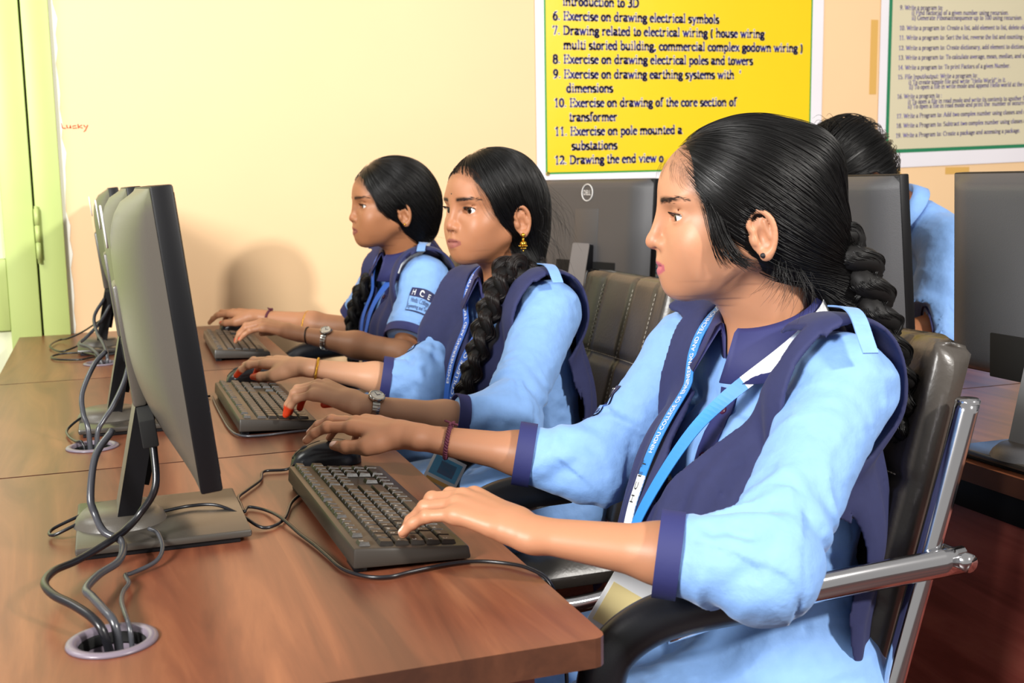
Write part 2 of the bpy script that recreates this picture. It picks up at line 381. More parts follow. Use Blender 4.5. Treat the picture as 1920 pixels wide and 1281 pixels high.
rivet = mat('brass', '#b08a4a', .3, .9)
for (x, z) in ((.036, .052),):
    e_ = lathe('eyelet', [(.003, 0), (.0065, 0), (.0065, .002), (.003, .002), (.003, 0)], rivet, p1, 14); e_.location = (x, -.003, z); e_.rotation_euler = (PI/2, 0, 0)
p2 = poster('program_list_poster', 2.655, 4.05, 1.186, 2.25, .028, .0135, mat('poster_green2', '#1f7f55', .4), (.034, .05, .053), mat('poster_beige', '#d9cfb0', .38, noise=(2, .03), bump=(5, .2, .004)),
            'beige poster listing programming exercises, dark green border, at upper right')
P2LINES = [('9. Write a program to:', 0.084, 0.273, 0.561),
 ('i) Find factorial of a given number using recursion.', 0.135, 0.574, 0.545),
 ('ii) Generate Fibonaccisequence up to 100 using recursion.', 0.136, 0.639, 0.527),
 ('10. Write a program to: Create a list, add element to list, delete ele', 0.084, 0.655, 0.49),
 ('11. Write a program to: Sort the list, reverse the list and counting e', 0.084, 0.657, 0.456),
 ('12. Write a program to: Create dictionary, add element to dictiona', 0.083, 0.659, 0.42),
 ('13. Write a program to: To calculate average, mean, median, and st', 0.083, 0.661, 0.386),
 ('14. Write a program to: To print Factors of a given Number.', 0.083, 0.592, 0.351),
 ('15. File Input/output: Write a program to:', 0.083, 0.441, 0.318),
 ('i) To create simple file and write "Hello World" in it.', 0.131, 0.575, 0.3),
 ('ii) To open a file in write mode and append Hello world at the e', 0.134, 0.667, 0.283),
 ('16. Write a program to :', 0.083, 0.282, 0.249),
 ('i) To open a file in read mode and write its contents to another fi', 0.131, 0.67, 0.231),
 ('ii) To open a file in read mode and print the  number of occurre', 0.131, 0.672, 0.214),
 ('17. Write a Program to: Add two complex number using classes and o', 0.083, 0.674, 0.179),
 ('18. Write a Program to: Subtract two complex number using classes a', 0.083, 0.676, 0.145),
 ('19. Write a Program to: Create a package and accessing a package.', 0.082, 0.652, 0.11)]
mbt = MB()
for t, a, b, z in P2LINES:
    serif_line(mbt, t, a-.005, b-.005, z, .0235, -.0036, .115, .055, .034)
mbt.build('lettering', mat('poster_ink2', '#6a5fae', .5), p2)
e_ = lathe('eyelet', [(.003, 0), (.0065, 0), (.0065, .002), (.003, .002), (.003, 0)], rivet, p2, 14); e_.location = (.046, -.003, .06); e_.rotation_euler = (PI/2, 0, 0)
M_tape = mat('brown_tape', '#e0b05e', .3)
def tape(x, z, w, h, rot, label):
    o = MB().box((-w/2, -.0006, -h/2), (w/2, 0, h/2)).build('tape_strip', M_tape); o.location = (x, WALL_Y-.0004, z); o.rotation_euler = (0, rot, 0)
    tag(o, label, 'tape', 'tape strips by the beige poster')
tape(2.632, 1.58, .030, .26, 0, 'long vertical strip of brown tape at the left edge of the beige poster')
tape(2.585, 1.235, .035, .12, .55, 'slanted brown tape strip left of the beige poster, above the bowed head')
tape(2.775, 1.128, .03, .12, -.6, 'slanted brown tape strip below the left corner of the beige poster')
tape(3.02, 1.175, .11, .026, 0, 'short level strip of brown tape under the bottom edge of the beige poster')
# ------------------------------------------------------------------ desks
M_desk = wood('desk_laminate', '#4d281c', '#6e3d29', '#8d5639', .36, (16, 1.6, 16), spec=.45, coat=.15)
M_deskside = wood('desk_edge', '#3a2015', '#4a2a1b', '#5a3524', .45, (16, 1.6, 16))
M_panelwood = wood('panel_wood', '#66291f', '#864036', '#a05a4a', .4, (22, 2.2, 22))
M_black = mat('black_plastic', '#0b0b0e', .45, spec=.25, bump=(900, .12, .0004))
M_hole = mat('dark_inside', '#040404', .9)
M_grom = mat('grommet_plastic', '#6f6570', .3)
def desk(name, x0, x1, y0, y1, grom, label, group, edge_round=False):
    root = empty(name, ((x0+x1)/2, (y0+y1)/2, 0), 0, label, 'desk', group)
    cx, cy = (x0+x1)/2, (y0+y1)/2; W, Lh = x1-x0, y1-y0-.003
    out = rrect(W, Lh, .012, 3); zt = .75; zb = .722
    # top with a round cable hole (triangulated ring fill)
    bm = bmesh.new()
    gx, gy = (grom[0]-cx, grom[1]-cy) if grom else (0, 0)
    def loop(pts, z): return [bm.verts.new((x, y, z)) for x, y in pts]
    hole = [(gx+.031*math.cos(2*PI*i/28), gy+.031*math.sin(2*PI*i/28)) for i in range(28)]
    rings = []
    for z in (zb, zt):
        o_ = loop(out, z); es = [bm.edges.new((o_[i], o_[(i+1) % len(o_)])) for i in range(len(o_))]
        h_ = []
        if grom:
            h_ = loop(hole, z); es += [bm.edges.new((h_[i], h_[(i+1) % 28])) for i in range(28)]
        bmesh.ops.triangle_fill(bm, use_beauty=True, use_dissolve=False, edges=es); rings.append((o_, h_))
    for q in (0, 1):
        a, b = rings[0][q], rings[1][q]; n = len(a)
        for i in range(n): bm.faces.new((a[i], a[(i+1) % n], b[(i+1) % n], b[i]))
    bmesh.ops.recalc_face_normals(bm, faces=bm.faces)
    me = bpy.data.meshes.new('desk_top'); bm.to_mesh(me); bm.free(); top = new_obj('desk_top', me, M_desk, root)
    me.materials.append(M_deskside)
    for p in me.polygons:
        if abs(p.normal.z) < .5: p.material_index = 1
    for yy in (y0+.03, y1-.05):
        MB().box((x0+.05-cx, yy-cy, 0), (x1-.06-cx, yy+.022-cy, zb)).build('side_panel', M_panelwood, root, bevel=.002)
    MB().box((x0+.03-cx, y0+.002-cy, .18), (x0+.048-cx, y1-.005-cy, zb-.042)).build('back_panel', M_panelwood, root, bevel=.002)
    MB().box((x0+.012-cx, y0+.001-cy, zb-.045), (x0+.034-cx, y1-.004-cy, zb)).build('dark_band', M_black, root, bevel=.002)  # black band under the rear edge of the top
    return root
def grommet(x, y, label):
    g = empty('cable_grommet', (x, y, .75), 0, label, 'cable grommet', 'desk cable grommets')
    lathe('flange', [(.0300, -.026), (.0300, .0005), (.0325, .0035), (.036, .0040), (.0400, .0026), (.0408, .0004), (.036, .0002)], M_grom, g, 40)
    lathe('inner_ring', [(.0285, -.012), (.0285, -.004), (.0298, -.002), (.0298, -.014), (.0285, -.012)], M_hole, g, 36)
    lathe('cup', [(.0002, -.0275), (.0297, -.0275), (.0297, -.0255)], M_hole, g, 24)
    return g
G_D = 'row of desks the three students sit at'
desk('computer_desk', -.235, .409, .896, 1.742, (-.014, 1.057), 'nearest brown wood desk section, with the frontmost monitor on it', G_D)
desk('computer_desk', -.235, .409, 1.745, 2.607, (-.035, 1.902), 'middle brown wood desk section, between the two desk seams', G_D)
desk('computer_desk', -.235, .409, 2.610, 3.466, (-.020, 2.826), 'far brown wood desk section against the cream wall and green door', G_D)
grommet(-.014, 1.057, 'round grey cable grommet in the nearest desk, bottom left')
grommet(-.035, 1.902, 'round grey cable grommet in the middle desk section')
grommet(-.020, 2.826, 'round grey cable grommet in the far desk section, partly hidden by a monitor stand')
G_D2 = 'second row of desks behind the students'
desk('computer_desk', 1.150, 1.79, .895, 1.738, None, 'dark brown desk at the right edge, under the rightmost monitor', G_D2)
desk('computer_desk', 1.150, 1.79, 1.741, 2.600, None, 'brown desk behind the nearest student, where the bowed person leans', G_D2)
desk('computer_desk', 1.150, 1.79, 2.603, 3.462, None, 'brown desk against the wall behind the middle student, with papers on it', G_D2)

# ------------------------------------------------------------------ monitors
M_back = mat('monitor_back', '#4d4841', .34, bump=(700, .25, .0005))
M_back2 = mat('monitor_back_dark', '#4b4b4e', .45, bump=(600, .35, .0006))
M_screen = mat('screen_glass', '#0a0c10', .12)
M_logo = mat('logo_white', '#f2f2f2', .35)
M_base = mat('stand_base', '#3c3833', .25)
def monitor(name, x, y, rz, curvy, label, group, tilt=6, logo=True, h=.311, wd=.50, lift=.103):
    """local: screen faces +x, width along y"""
    root = empty(name, (x, y, .75), rz, label, 'monitor', group)
    T = Matrix.Translation((.045, 0, lift)) @ Matrix.Rotation(-math.radians(tilt), 4, 'Y')
    mb = M_back if curvy else M_back2
    # front slab
    fr = MB().box((-.012, -wd/2, 0), (.010, wd/2, h), T).build('bezel', M_black, root, bevel=.0025)
    MB().box((.0101, -wd/2+.009, .016), (.0108, wd/2-.009, h-.008), T).build('screen', M_screen, root)
    # little foot on the near lower corner
    # back shell
    nu, nv = 33, 25; D = .046 if curvy else .030
    V = []; Fc = []
    for j in range(nv):
        v = -1+2*j/(nv-1)
        for i in range(nu):
            u = -1+2*i/(nu-1)
            if curvy:
                du = max(0, 1-abs(u)**2.4)**.75; dv = max(0, 1-abs(v)**(5 if v > 0 else 2.4))**(.6 if v > 0 else .9)
                # lower middle thins out where the connectors sit
                d = D*du*dv
            else:
                d = D*min(1, (1-abs(u)**6)*1.25)*min(1, (1-abs(v)**10)*1.6)
            zc = h/2+v*(h/2-.002)
            V.append(T @ Vector((-.012-d, u*(wd/2-.002), zc)))
    for j in range(nv-1):
        for i in range(nu-1):
            a = j*nu+i; Fc.append((a, a+nu, a+nu+1, a+1))
    sh = mesh('back_shell', V, Fc, mb, root, True)
    # raised stand cover and connector recess
    bx = -.012-D
    if curvy:
        cv = MB().box((bx-.004, -.045, h*.20), (bx+.012, .045, h*.66), T).build('stand_cover', mb, root, bevel=.004)
        MB().box((bx-.001, -.13, h*.10), (bx+.016, .13, h*.20), T).build('connector_recess', M_hole, root, bevel=.002)
    else:
        MB().box((bx-.0012, -.052, h*.22), (bx+.004, .052, h*.72), T).build('stand_cover', mb, root, bevel=.001)
        MB().box((bx-.002, -.135, .004), (bx+.012, .135, h*.23), T).build('connector_recess', M_hole, root, bevel=.002)
        MB().box((bx-.0028, -.20, .062), (bx-.0008, -.135, .074), T)
        st = MB().box((bx-.0026, -.112, .012), (bx-.0018, -.070, .05), T).build('rating_label', mat('label_grey', '#3b3d44', .4), root)
        l2 = MB()
        for q in range(5): l2.box((bx-.0030, -.108, .016+q*.006), (bx-.0027, -.108+.012+.018*((q*7) % 3)/2, .0185+q*.006), T)
        l2.build('label_print', M_logo, root)
        for yy in (-.045, .02):
            plug = MB().box((bx-.016, yy-.011, .018), (bx-.001, yy+.011, .05), T).build('plug', M_black, root, bevel=.002)
    if logo:
        z0 = h*.87; lg = empty('logo', (0, 0, 0)); lg.parent = root
        yc = 0.0
        R = []
        for i in range(40):
            a = 2*PI*i/40; R.append(T @ Vector((bx-.0012, yc+.024*math.cos(a), z0+.024*math.sin(a))))
        V, Fc = sweep(R, circ(.0014, 6), (-1, 0, 0), closed=True); mesh('logo_ring', V, Fc, M_logo, lg, True)
        V, Fc = font_geo('DELL', .0205, 'CENTER', .0)
        V = [T @ Vector((bx-.0016, yc-vx*.72, z0-.0072+vy)) for vx, vy, vz in V]
        mesh('logo_letters', V, [f[::-1] for f in Fc], M_logo, lg)
    # neck (slanted slab with oval hole edge) and base
    nk = prism('neck', rrect(.078, .25, .006, 2), -.012, .012, mb if curvy else mat('stand_grey', '#747478', .4), root,
               M=Matrix.Translation((-.020, 0, .105)) @ Matrix.Rotation(math.radians(12), 4, 'Y') @ Matrix(((0, 0, 1, 0), (1, 0, 0, 0), (0, 1, 0, 0), (0, 0, 0, 1))))
    nk.data.materials.append(M_black)
    for p in nk.data.polygons:
        if abs(p.normal.y) > .7: p.material_index = 1
    ov = [(.017*math.cos(a*PI/12), .028*math.sin(a*PI/12)) for a in range(24)]
    prism('cable_opening', ov, -.0135, .0135, M_hole, root, M=Matrix.Translation((-.018, 0, .085)) @ Matrix.Rotation(math.radians(12), 4, 'Y') @ Matrix(((0, 0, 1, 0), (1, 0, 0, 0), (0, 1, 0, 0), (0, 0, 0, 1))))
    lathe('neck_foot', [(.0, .030), (.042, .030), (.050, .022), (.054, .014)], mb, root, 28).location = (-.045, 0, 0)
    bs = MB().box((-.095, -.10, .006), (.098, .10, .015)).build('base_plate', M_base, root, bevel=.003)
    MB().box((-.088, -.095, .0), (.085, .095, .0065)).build('base_foot', M_black, root, bevel=.001)
    return root
G_M = 'monitors on the students\' desks'
monitor('computer_monitor', .045, 1.405, 0, True, 'nearest grey-backed monitor, the large one at left in front', G_M)
monitor('computer_monitor', .038, 2.075, 0, True, 'second monitor in the left row, half hidden behind the nearest one', G_M)
monitor('computer_monitor', .020, 3.075, 0, True, 'third monitor in the left row, by the wall, nearly hidden', G_M)
G_M2 = 'monitors on the second desk row'
monitor('computer_monitor', 1.322, 3.065, math.radians(16), False, 'dark monitor with white oval logo, behind the middle student under the yellow poster', G_M2, tilt=-3.5)
monitor('computer_monitor', 1.412, 2.045, math.radians(3), False, 'dark monitor directly behind the nearest student, hiding the bowed person', G_M2, tilt=5.5)
monitor('computer_monitor', 1.257, 1.225, 0, False, 'dark monitor cut off by the right edge of the picture', G_M2, tilt=2.5)

# ------------------------------------------------------------------ keyboards
M_key = mat('key_plastic', '#2b2723', .38, bump=(800, .15, .0003))
M_kbody = mat('keyboard_body', '#302b26', .36)
KEYM = {}
def key_mesh(w, d):
    k = (round(w, 4), round(d, 4))
    if k in KEYM: return KEYM[k]
    h = .0045; t = .0016
    V = [(-d/2, -w/2, 0), (d/2, -w/2, 0), (d/2, w/2, 0), (-d/2, w/2, 0), (-d/2+t, -w/2+t, h), (d/2-t, -w/2+t, h*.9), (d/2-t, w/2-t, h*.9), (-d/2+t, w/2-t, h)]
    me = bpy.data.meshes.new('key'); me.from_pydata(V, [], [(4, 5, 6, 7), (0, 1, 5, 4), (1, 2, 6, 5), (2, 3, 7, 6), (3, 0, 4, 7)]); me.update()
    me.materials.append(M_key); KEYM[k] = me; return me
def keyboard(x, y, rz, label):
    """local: typist at +x, typist's left end at -y"""
    root = empty('keyboard', (x, y, .75), rz, label, 'keyboard', 'keyboards on the students\' desks')
    W, Lk = .132, .392; zr, zf = .030, .017
    ang = math.atan2(zr-zf, W)
    V = [(-W/2, -Lk/2, .008), (W/2, -Lk/2, .002), (W/2, Lk/2, .002), (-W/2, Lk/2, .008), (-W/2+.002, -Lk/2+.002, zr), (W/2-.002, -Lk/2+.002, zf), (W/2-.002, Lk/2-.002, zf), (-W/2+.002, Lk/2-.002, zr)]
    MB().add(V, [(3, 2, 1, 0), (4, 5, 6, 7), (0, 1, 5, 4), (1, 2, 6, 5), (2, 3, 7, 6), (3, 0, 4, 7)]).build('case', M_kbody, root, bevel=.003)
    MB().box((-W/2+.004, -Lk/2+.012, 0), (-W/2+.018, -Lk/2+.05, .009)).build('flip_foot', M_black, root, bevel=.001)
    MB().box((-W/2+.004, Lk/2-.05, 0), (-W/2+.018, Lk/2-.012, .009)).build('flip_foot', M_black, root, bevel=.001)
    u = .01715
    rows = [  # x offset (rear to front), list of (start units, width)
     (-.0505, [(0,1)]+[(2+i,1) for i in range(4)]+[(6.5+i,1) for i in range(4)]+[(11+i,1) for i in range(4)]+[(15.25+i,1) for i in range(3)]+[(18.5+i,1) for i in range(4)]),
     (-.0265, [(i,1) for i in range(13)]+[(13,2)]+[(15.25+i,1) for i in range(3)]+[(18.5+i,1) for i in range(4)]),
     (-.0090, [(0,1.5)]+[(1.5+i,1) for i in range(12)]+[(13.5,1.5)]+[(15.25+i,1) for i in range(3)]+[(18.5+i,1) for i in range(3)]),
     (.0085, [(0,1.75)]+[(1.75+i,1) for i in range(11)]+[(12.75,2.25)]+[(18.5+i,1) for i in range(3)]),
     (.0260, [(0,2.25)]+[(2.25+i,1) for i in range(10)]+[(12.25,2.75)]+[(16.25,1)]+[(18.5+i,1) for i in range(3)]),
     (.0435, [(0,1.25),(1.25,1.25),(2.5,1.25),(3.75,6.25),(10,1.25),(11.25,1.25),(12.5,1.25),(13.75,1.25)]+[(15.25+i,1) for i in range(3)]+[(18.5,2),(20.5,1)])]
    y0 = -Lk/2+.0095
    if 'legend' in KEYM:
        lo_ = bpy.data.objects.new('key_legends', KEYM['legend']); COL.objects.link(lo_); lo_.parent = root; lo_['kind'] = 'stuff'
    else:
        lm = MB(); words = ['E1234567890PPSP1234', '`1234567890-=<IHU N/*', '>QWERTYUIOP[]\\DEP789', 'CASDFGHJKL;E456', 'SZXCVBNM,./S^123', 'CWA AWMC<v>0.']
        for (dx, ks), wtx in zip(rows, words):
            for (s_, wu), ch in zip(ks, wtx):
                if ch == ' ': continue
                V_, F_ = font_geo(ch, .0062); zz = zr-(dx+W/2)*math.tan(ang)+.0050
                lm.add([(dx-.0005-vy, y0+(s_+.22)*u*.985+vx, zz-(-.0005-vy)*math.tan(ang)) for vx, vy, _ in V_], F_)
        lo_ = lm.build('key_legends', mat('legend_white', '#c9c6bf', .6), root); KEYM['legend'] = lo_.data; lo_['kind'] = 'stuff'
    for ri, (dx, ks) in enumerate(rows):
        d = .0125 if ri == 0 else .0160
        for s, wu in ks:
            o = bpy.data.objects.new('key', key_mesh(wu*u*.98-.0016, d)); COL.objects.link(o); o.parent = root
            xx = dx; zz = zr-(xx+W/2)*math.tan(ang)+.0002
            o.location = (xx, y0+(s+wu/2)*u*.985, zz); o.rotation_euler = (0, ang, 0)
    return root
keyboard(.289, 1.339, math.radians(1.2), 'dark keyboard nearest the camera, under the nearest student\'s left hand')
keyboard(.257, 2.076, math.radians(.5), 'dark keyboard of the middle student with red-stained fingertips')
keyboard(.301, 2.925, math.radians(-1), 'dark keyboard of the farthest student, beside the cream wall')

M_mouse = mat('mouse_plastic', '#26282c', .26)
def mouse(x, y, rz, label):
    root = empty('mouse', (x, y, .75), rz, label, 'mouse', 'computer mice')
    nu, nv = 20, 14; V = []; Fc = []
    L_, Wm, Hm = .108, .060, .036
    for i in range(nu):
        t = i/(nu-1); s = -1+2*t   # front (-x) to back (+x)
        hw = Wm/2*(1-.35*abs(s)**3.2-.10*(1-t))*(1-abs(s)**9)**.5
        hh = Hm*(.30+.70*math.sin(PI*(.10+.72*t)))*(1-abs(s)**7)**.5
        for j in range(nv+1):
            a = PI*j/nv
            V.append((s*L_/2, hw*math.cos(a)*(1+.08*math.sin(a)), .001+hh*math.sin(a)**.75))
    for i in range(nu-1):
        for j in range(nv):
            p = i*(nv+1)+j; Fc.append((p, p+1, p+nv+2, p+nv+1))
    mesh('shell', V, Fc, M_mouse, root, True)
    gp = [(s*L_/2, 0, .0008+Hm*(.30+.70*math.sin(PI*(.10+.72*(s+1)/2)))*(1-abs(s)**7)**.5) for s in np.linspace(-.93, -.15, 12)]
    tube('button_gap', gp, .0007, M_hole, root, n=5, raw=True)
    cyl = lathe('scroll_wheel', [(.0, -.003), (.0085, -.003), (.0085, .003), (.0, .003)], mat('wheel_rubber', '#2c2c30', .8), root, 16); cyl.location = (-.03, 0, .0225); cyl.rotation_euler = (PI/2, 0, 0)
    return root
mouse(.292, 1.642, math.radians(4), 'black mouse under the nearest student\'s right hand')
mouse(.280, 2.428, math.radians(4), 'black mouse under the middle student\'s right hand')
mouse(.352, 3.330, math.radians(6), 'black mouse under the farthest student\'s right hand')

# ------------------------------------------------------------------ cables
M_cable = mat('cable_black', '#17171b', .3)
M_cable2 = mat('cable_grey', '#3c3d42', .25)
CAB = [
 ('thin black keyboard cable looping over the nearest monitor base', .0021, 0, [(0.224,1.462,0.757), (0.208,1.434,0.755), (0.187,1.365,0.754), (0.160,1.344,0.754), (0.138,1.383,0.762), (0.112,1.413,0.769), (0.08,1.421,0.769), (0.045,1.405,0.770), (0.012,1.395,0.772), (-0.020,1.416,0.771), (-0.045,1.399,0.769), (-0.075,1.397,0.758), (-0.078,1.425,0.757), (-0.046,1.438,0.767), (-0.020,1.470,0.769)]),
 ('thin black mouse cable running round the nearest keyboard and off the desk edge', .0021, 0, [(0.249,1.640,0.757), (0.230,1.617,0.754), (0.198,1.618,0.754), (0.187,1.572,0.754), (0.163,1.525,0.754), (0.148,1.493,0.754), (0.147,1.456,0.754), (0.147,1.421,0.754), (0.155,1.441,0.754), (0.173,1.418,0.754), (0.185,1.367,0.757), (0.197,1.303,0.754), (0.206,1.255,0.754), (0.212,1.213,0.754), (0.220,1.160,0.754), (0.238,1.128,0.754), (0.260,1.118,0.754), (0.284,1.124,0.754), (0.324,1.132,0.754), (0.358,1.130,0.754), (0.386,1.112,0.754), (0.404,1.085,0.754), (0.416,1.055,0.745), (0.422,1.035,0.70), (0.424,1.03,.60)]),
 ('thick black monitor cable with a wide bend, dropping into the nearest grommet', .0042, 0, [(0.040,1.32,0.875), (0.039,1.298,0.830), (0.022,1.304,0.800), (0.005,1.295,0.785), (-0.010,1.278,0.780), (-0.028,1.262,0.775), (-0.049,1.239,0.772), (-0.067,1.208,0.775), (-0.074,1.164,0.778), (-0.065,1.126,0.778), (-0.046,1.094,0.776), (-0.030,1.068,0.771), (-0.021,1.055,0.760), (-0.015,1.058,0.728)]),
 ('thick grey monitor cable with a small kink, beside the wide-bent one at the nearest grommet', .0042, 1, [(-0.002,1.36,0.885), (-0.022,1.345,0.860), (-0.030,1.320,0.820), (-0.026,1.312,0.800), (-0.018,1.295,0.785), (-0.001,1.280,0.777), (0.000,1.258,0.771), (-0.006,1.226,0.770), (-0.024,1.194,0.770), (-0.036,1.148,0.772), (-0.030,1.121,0.772), (-0.020,1.088,0.770), (-0.011,1.066,0.762), (-0.008,1.062,0.728)]),
 ('thin grey zigzag cable dropping into the right side of the nearest grommet', .0024, 1, [(0.030,1.332,0.772), (0.039,1.316,0.770), (0.042,1.284,0.762), (0.033,1.254,0.757), (0.008,1.231,0.755), (0.001,1.223,0.756), (0.004,1.191,0.758), (-0.002,1.163,0.759), (-0.004,1.129,0.761), (-0.001,1.085,0.762), (0.002,1.066,0.755), (0.003,1.062,0.727)]),
 ('thick grey cable arching behind the second monitor stand into the middle grommet', .0042, 1, [(-0.006,2.00,0.890), (-0.026,1.985,0.870), (-0.046,1.955,0.830), (-0.046,1.930,0.800), (-0.040,1.912,0.780), (-0.038,1.904,0.728)]),
 ('thick grey cable slanting right of the second monitor stand into the middle grommet', .0042, 1, [(0.036,1.98,0.900), (0.022,1.955,0.850), (-0.000,1.930,0.810), (-0.016,1.915,0.790), (-0.026,1.908,0.772), (-0.030,1.906,0.728)]),
 ('thin black cable hooking over the second monitor base into the middle grommet', .0022, 0, [(-0.030,2.07,0.772), (-0.053,2.055,0.770), (-0.075,2.031,0.757), (-0.072,1.980,0.755), (-0.060,1.930,0.756), (-0.050,1.910,0.757), (-0.045,1.904,0.728)]),
 ('thin black cable lying on the desk right of the second monitor stand', .0022, 0, [(0.010,2.190,0.754), (0.025,2.198,0.754), (0.043,2.205,0.754), (0.076,2.222,0.754), (.12, 2.25, .754), (.18, 2.262, .754)]),
 ('upper thin black cable loop on the desk by the wall', .0024, 0, [(0.02,3.10,0.845), (-0.022,3.15,0.815), (-0.066,3.21,0.782), (-0.102,3.232,0.765), (-0.122,3.270,0.758), (-0.140,3.214,0.757), (-0.143,3.137,0.756), (-0.115,3.050,0.755), (-0.085,3.055,0.762), (-0.052,3.10,0.772), (-0.027,3.142,0.774)]),
 ('lower thin black cable loop on the desk by the wall', .0024, 0, [(0.012,2.955,0.754), (-0.014,2.945,0.754), (-0.030,2.930,0.754), (-0.050,2.908,0.754), (-0.070,2.889,0.754), (-0.121,2.921,0.754), (-0.134,2.977,0.754), (-0.109,3.00,0.756), (-0.065,2.98,0.758), (-0.041,2.90,0.764), (-0.030,2.850,0.764), (-0.028,2.835,0.728)]),
 ('thick grey cable bending left at the far grommet', .0042, 1, [(0.010,3.03,0.870), (-0.020,3.012,0.825), (-0.053,2.98,0.795), (-0.067,2.95,0.785), (-0.043,2.90,0.780), (-0.024,2.845,0.765), (-0.016,2.834,0.728)]),
 ('thick grey cable hanging straight behind the third monitor into the far grommet', .0042, 1, [(-0.004,3.03,0.885), (-0.030,3.00,0.845), (-0.026,2.95,0.810), (-0.013,2.89,0.790), (-0.006,2.835,0.768), (-0.008,2.828,0.728)]),
 ('thin grey cable tucked round the near corner of the middle keyboard', .0019, 1, [(0.184,2.254,0.754), (0.182,2.194,0.754), (0.181,2.068,0.754), (0.183,1.932,0.754), (0.196,1.872,0.754), (0.23,1.860,0.754), (0.268,1.866,0.754), (0.303,1.869,0.754), (0.337,1.864,0.754), (0.37,1.86,0.754)]),
 ('black power cable hanging from the rightmost monitor', .0042, 0, [(1.228,1.180,.905), (1.219,1.178,.87), (1.216,1.176,.84), (1.222,1.165,.81), (1.245,1.13,.775), (1.27,1.09,.7565), (1.32,1.07,.755)]),
 ('black power cable hanging from the monitor with the white oval logo', .0036, 0, [(1.306,2.995,.905), (1.297,2.993,.87), (1.295,2.99,.83), (1.302,2.97,.79), (1.33,2.94,.7555), (1.38,2.93,.755)]),
]
for lab, r, g, pts in CAB:
    o = tube('cable', pts, r, M_cable2 if g else M_cable, n=8, res=7); tag(o, lab, 'cable', 'desk cables')

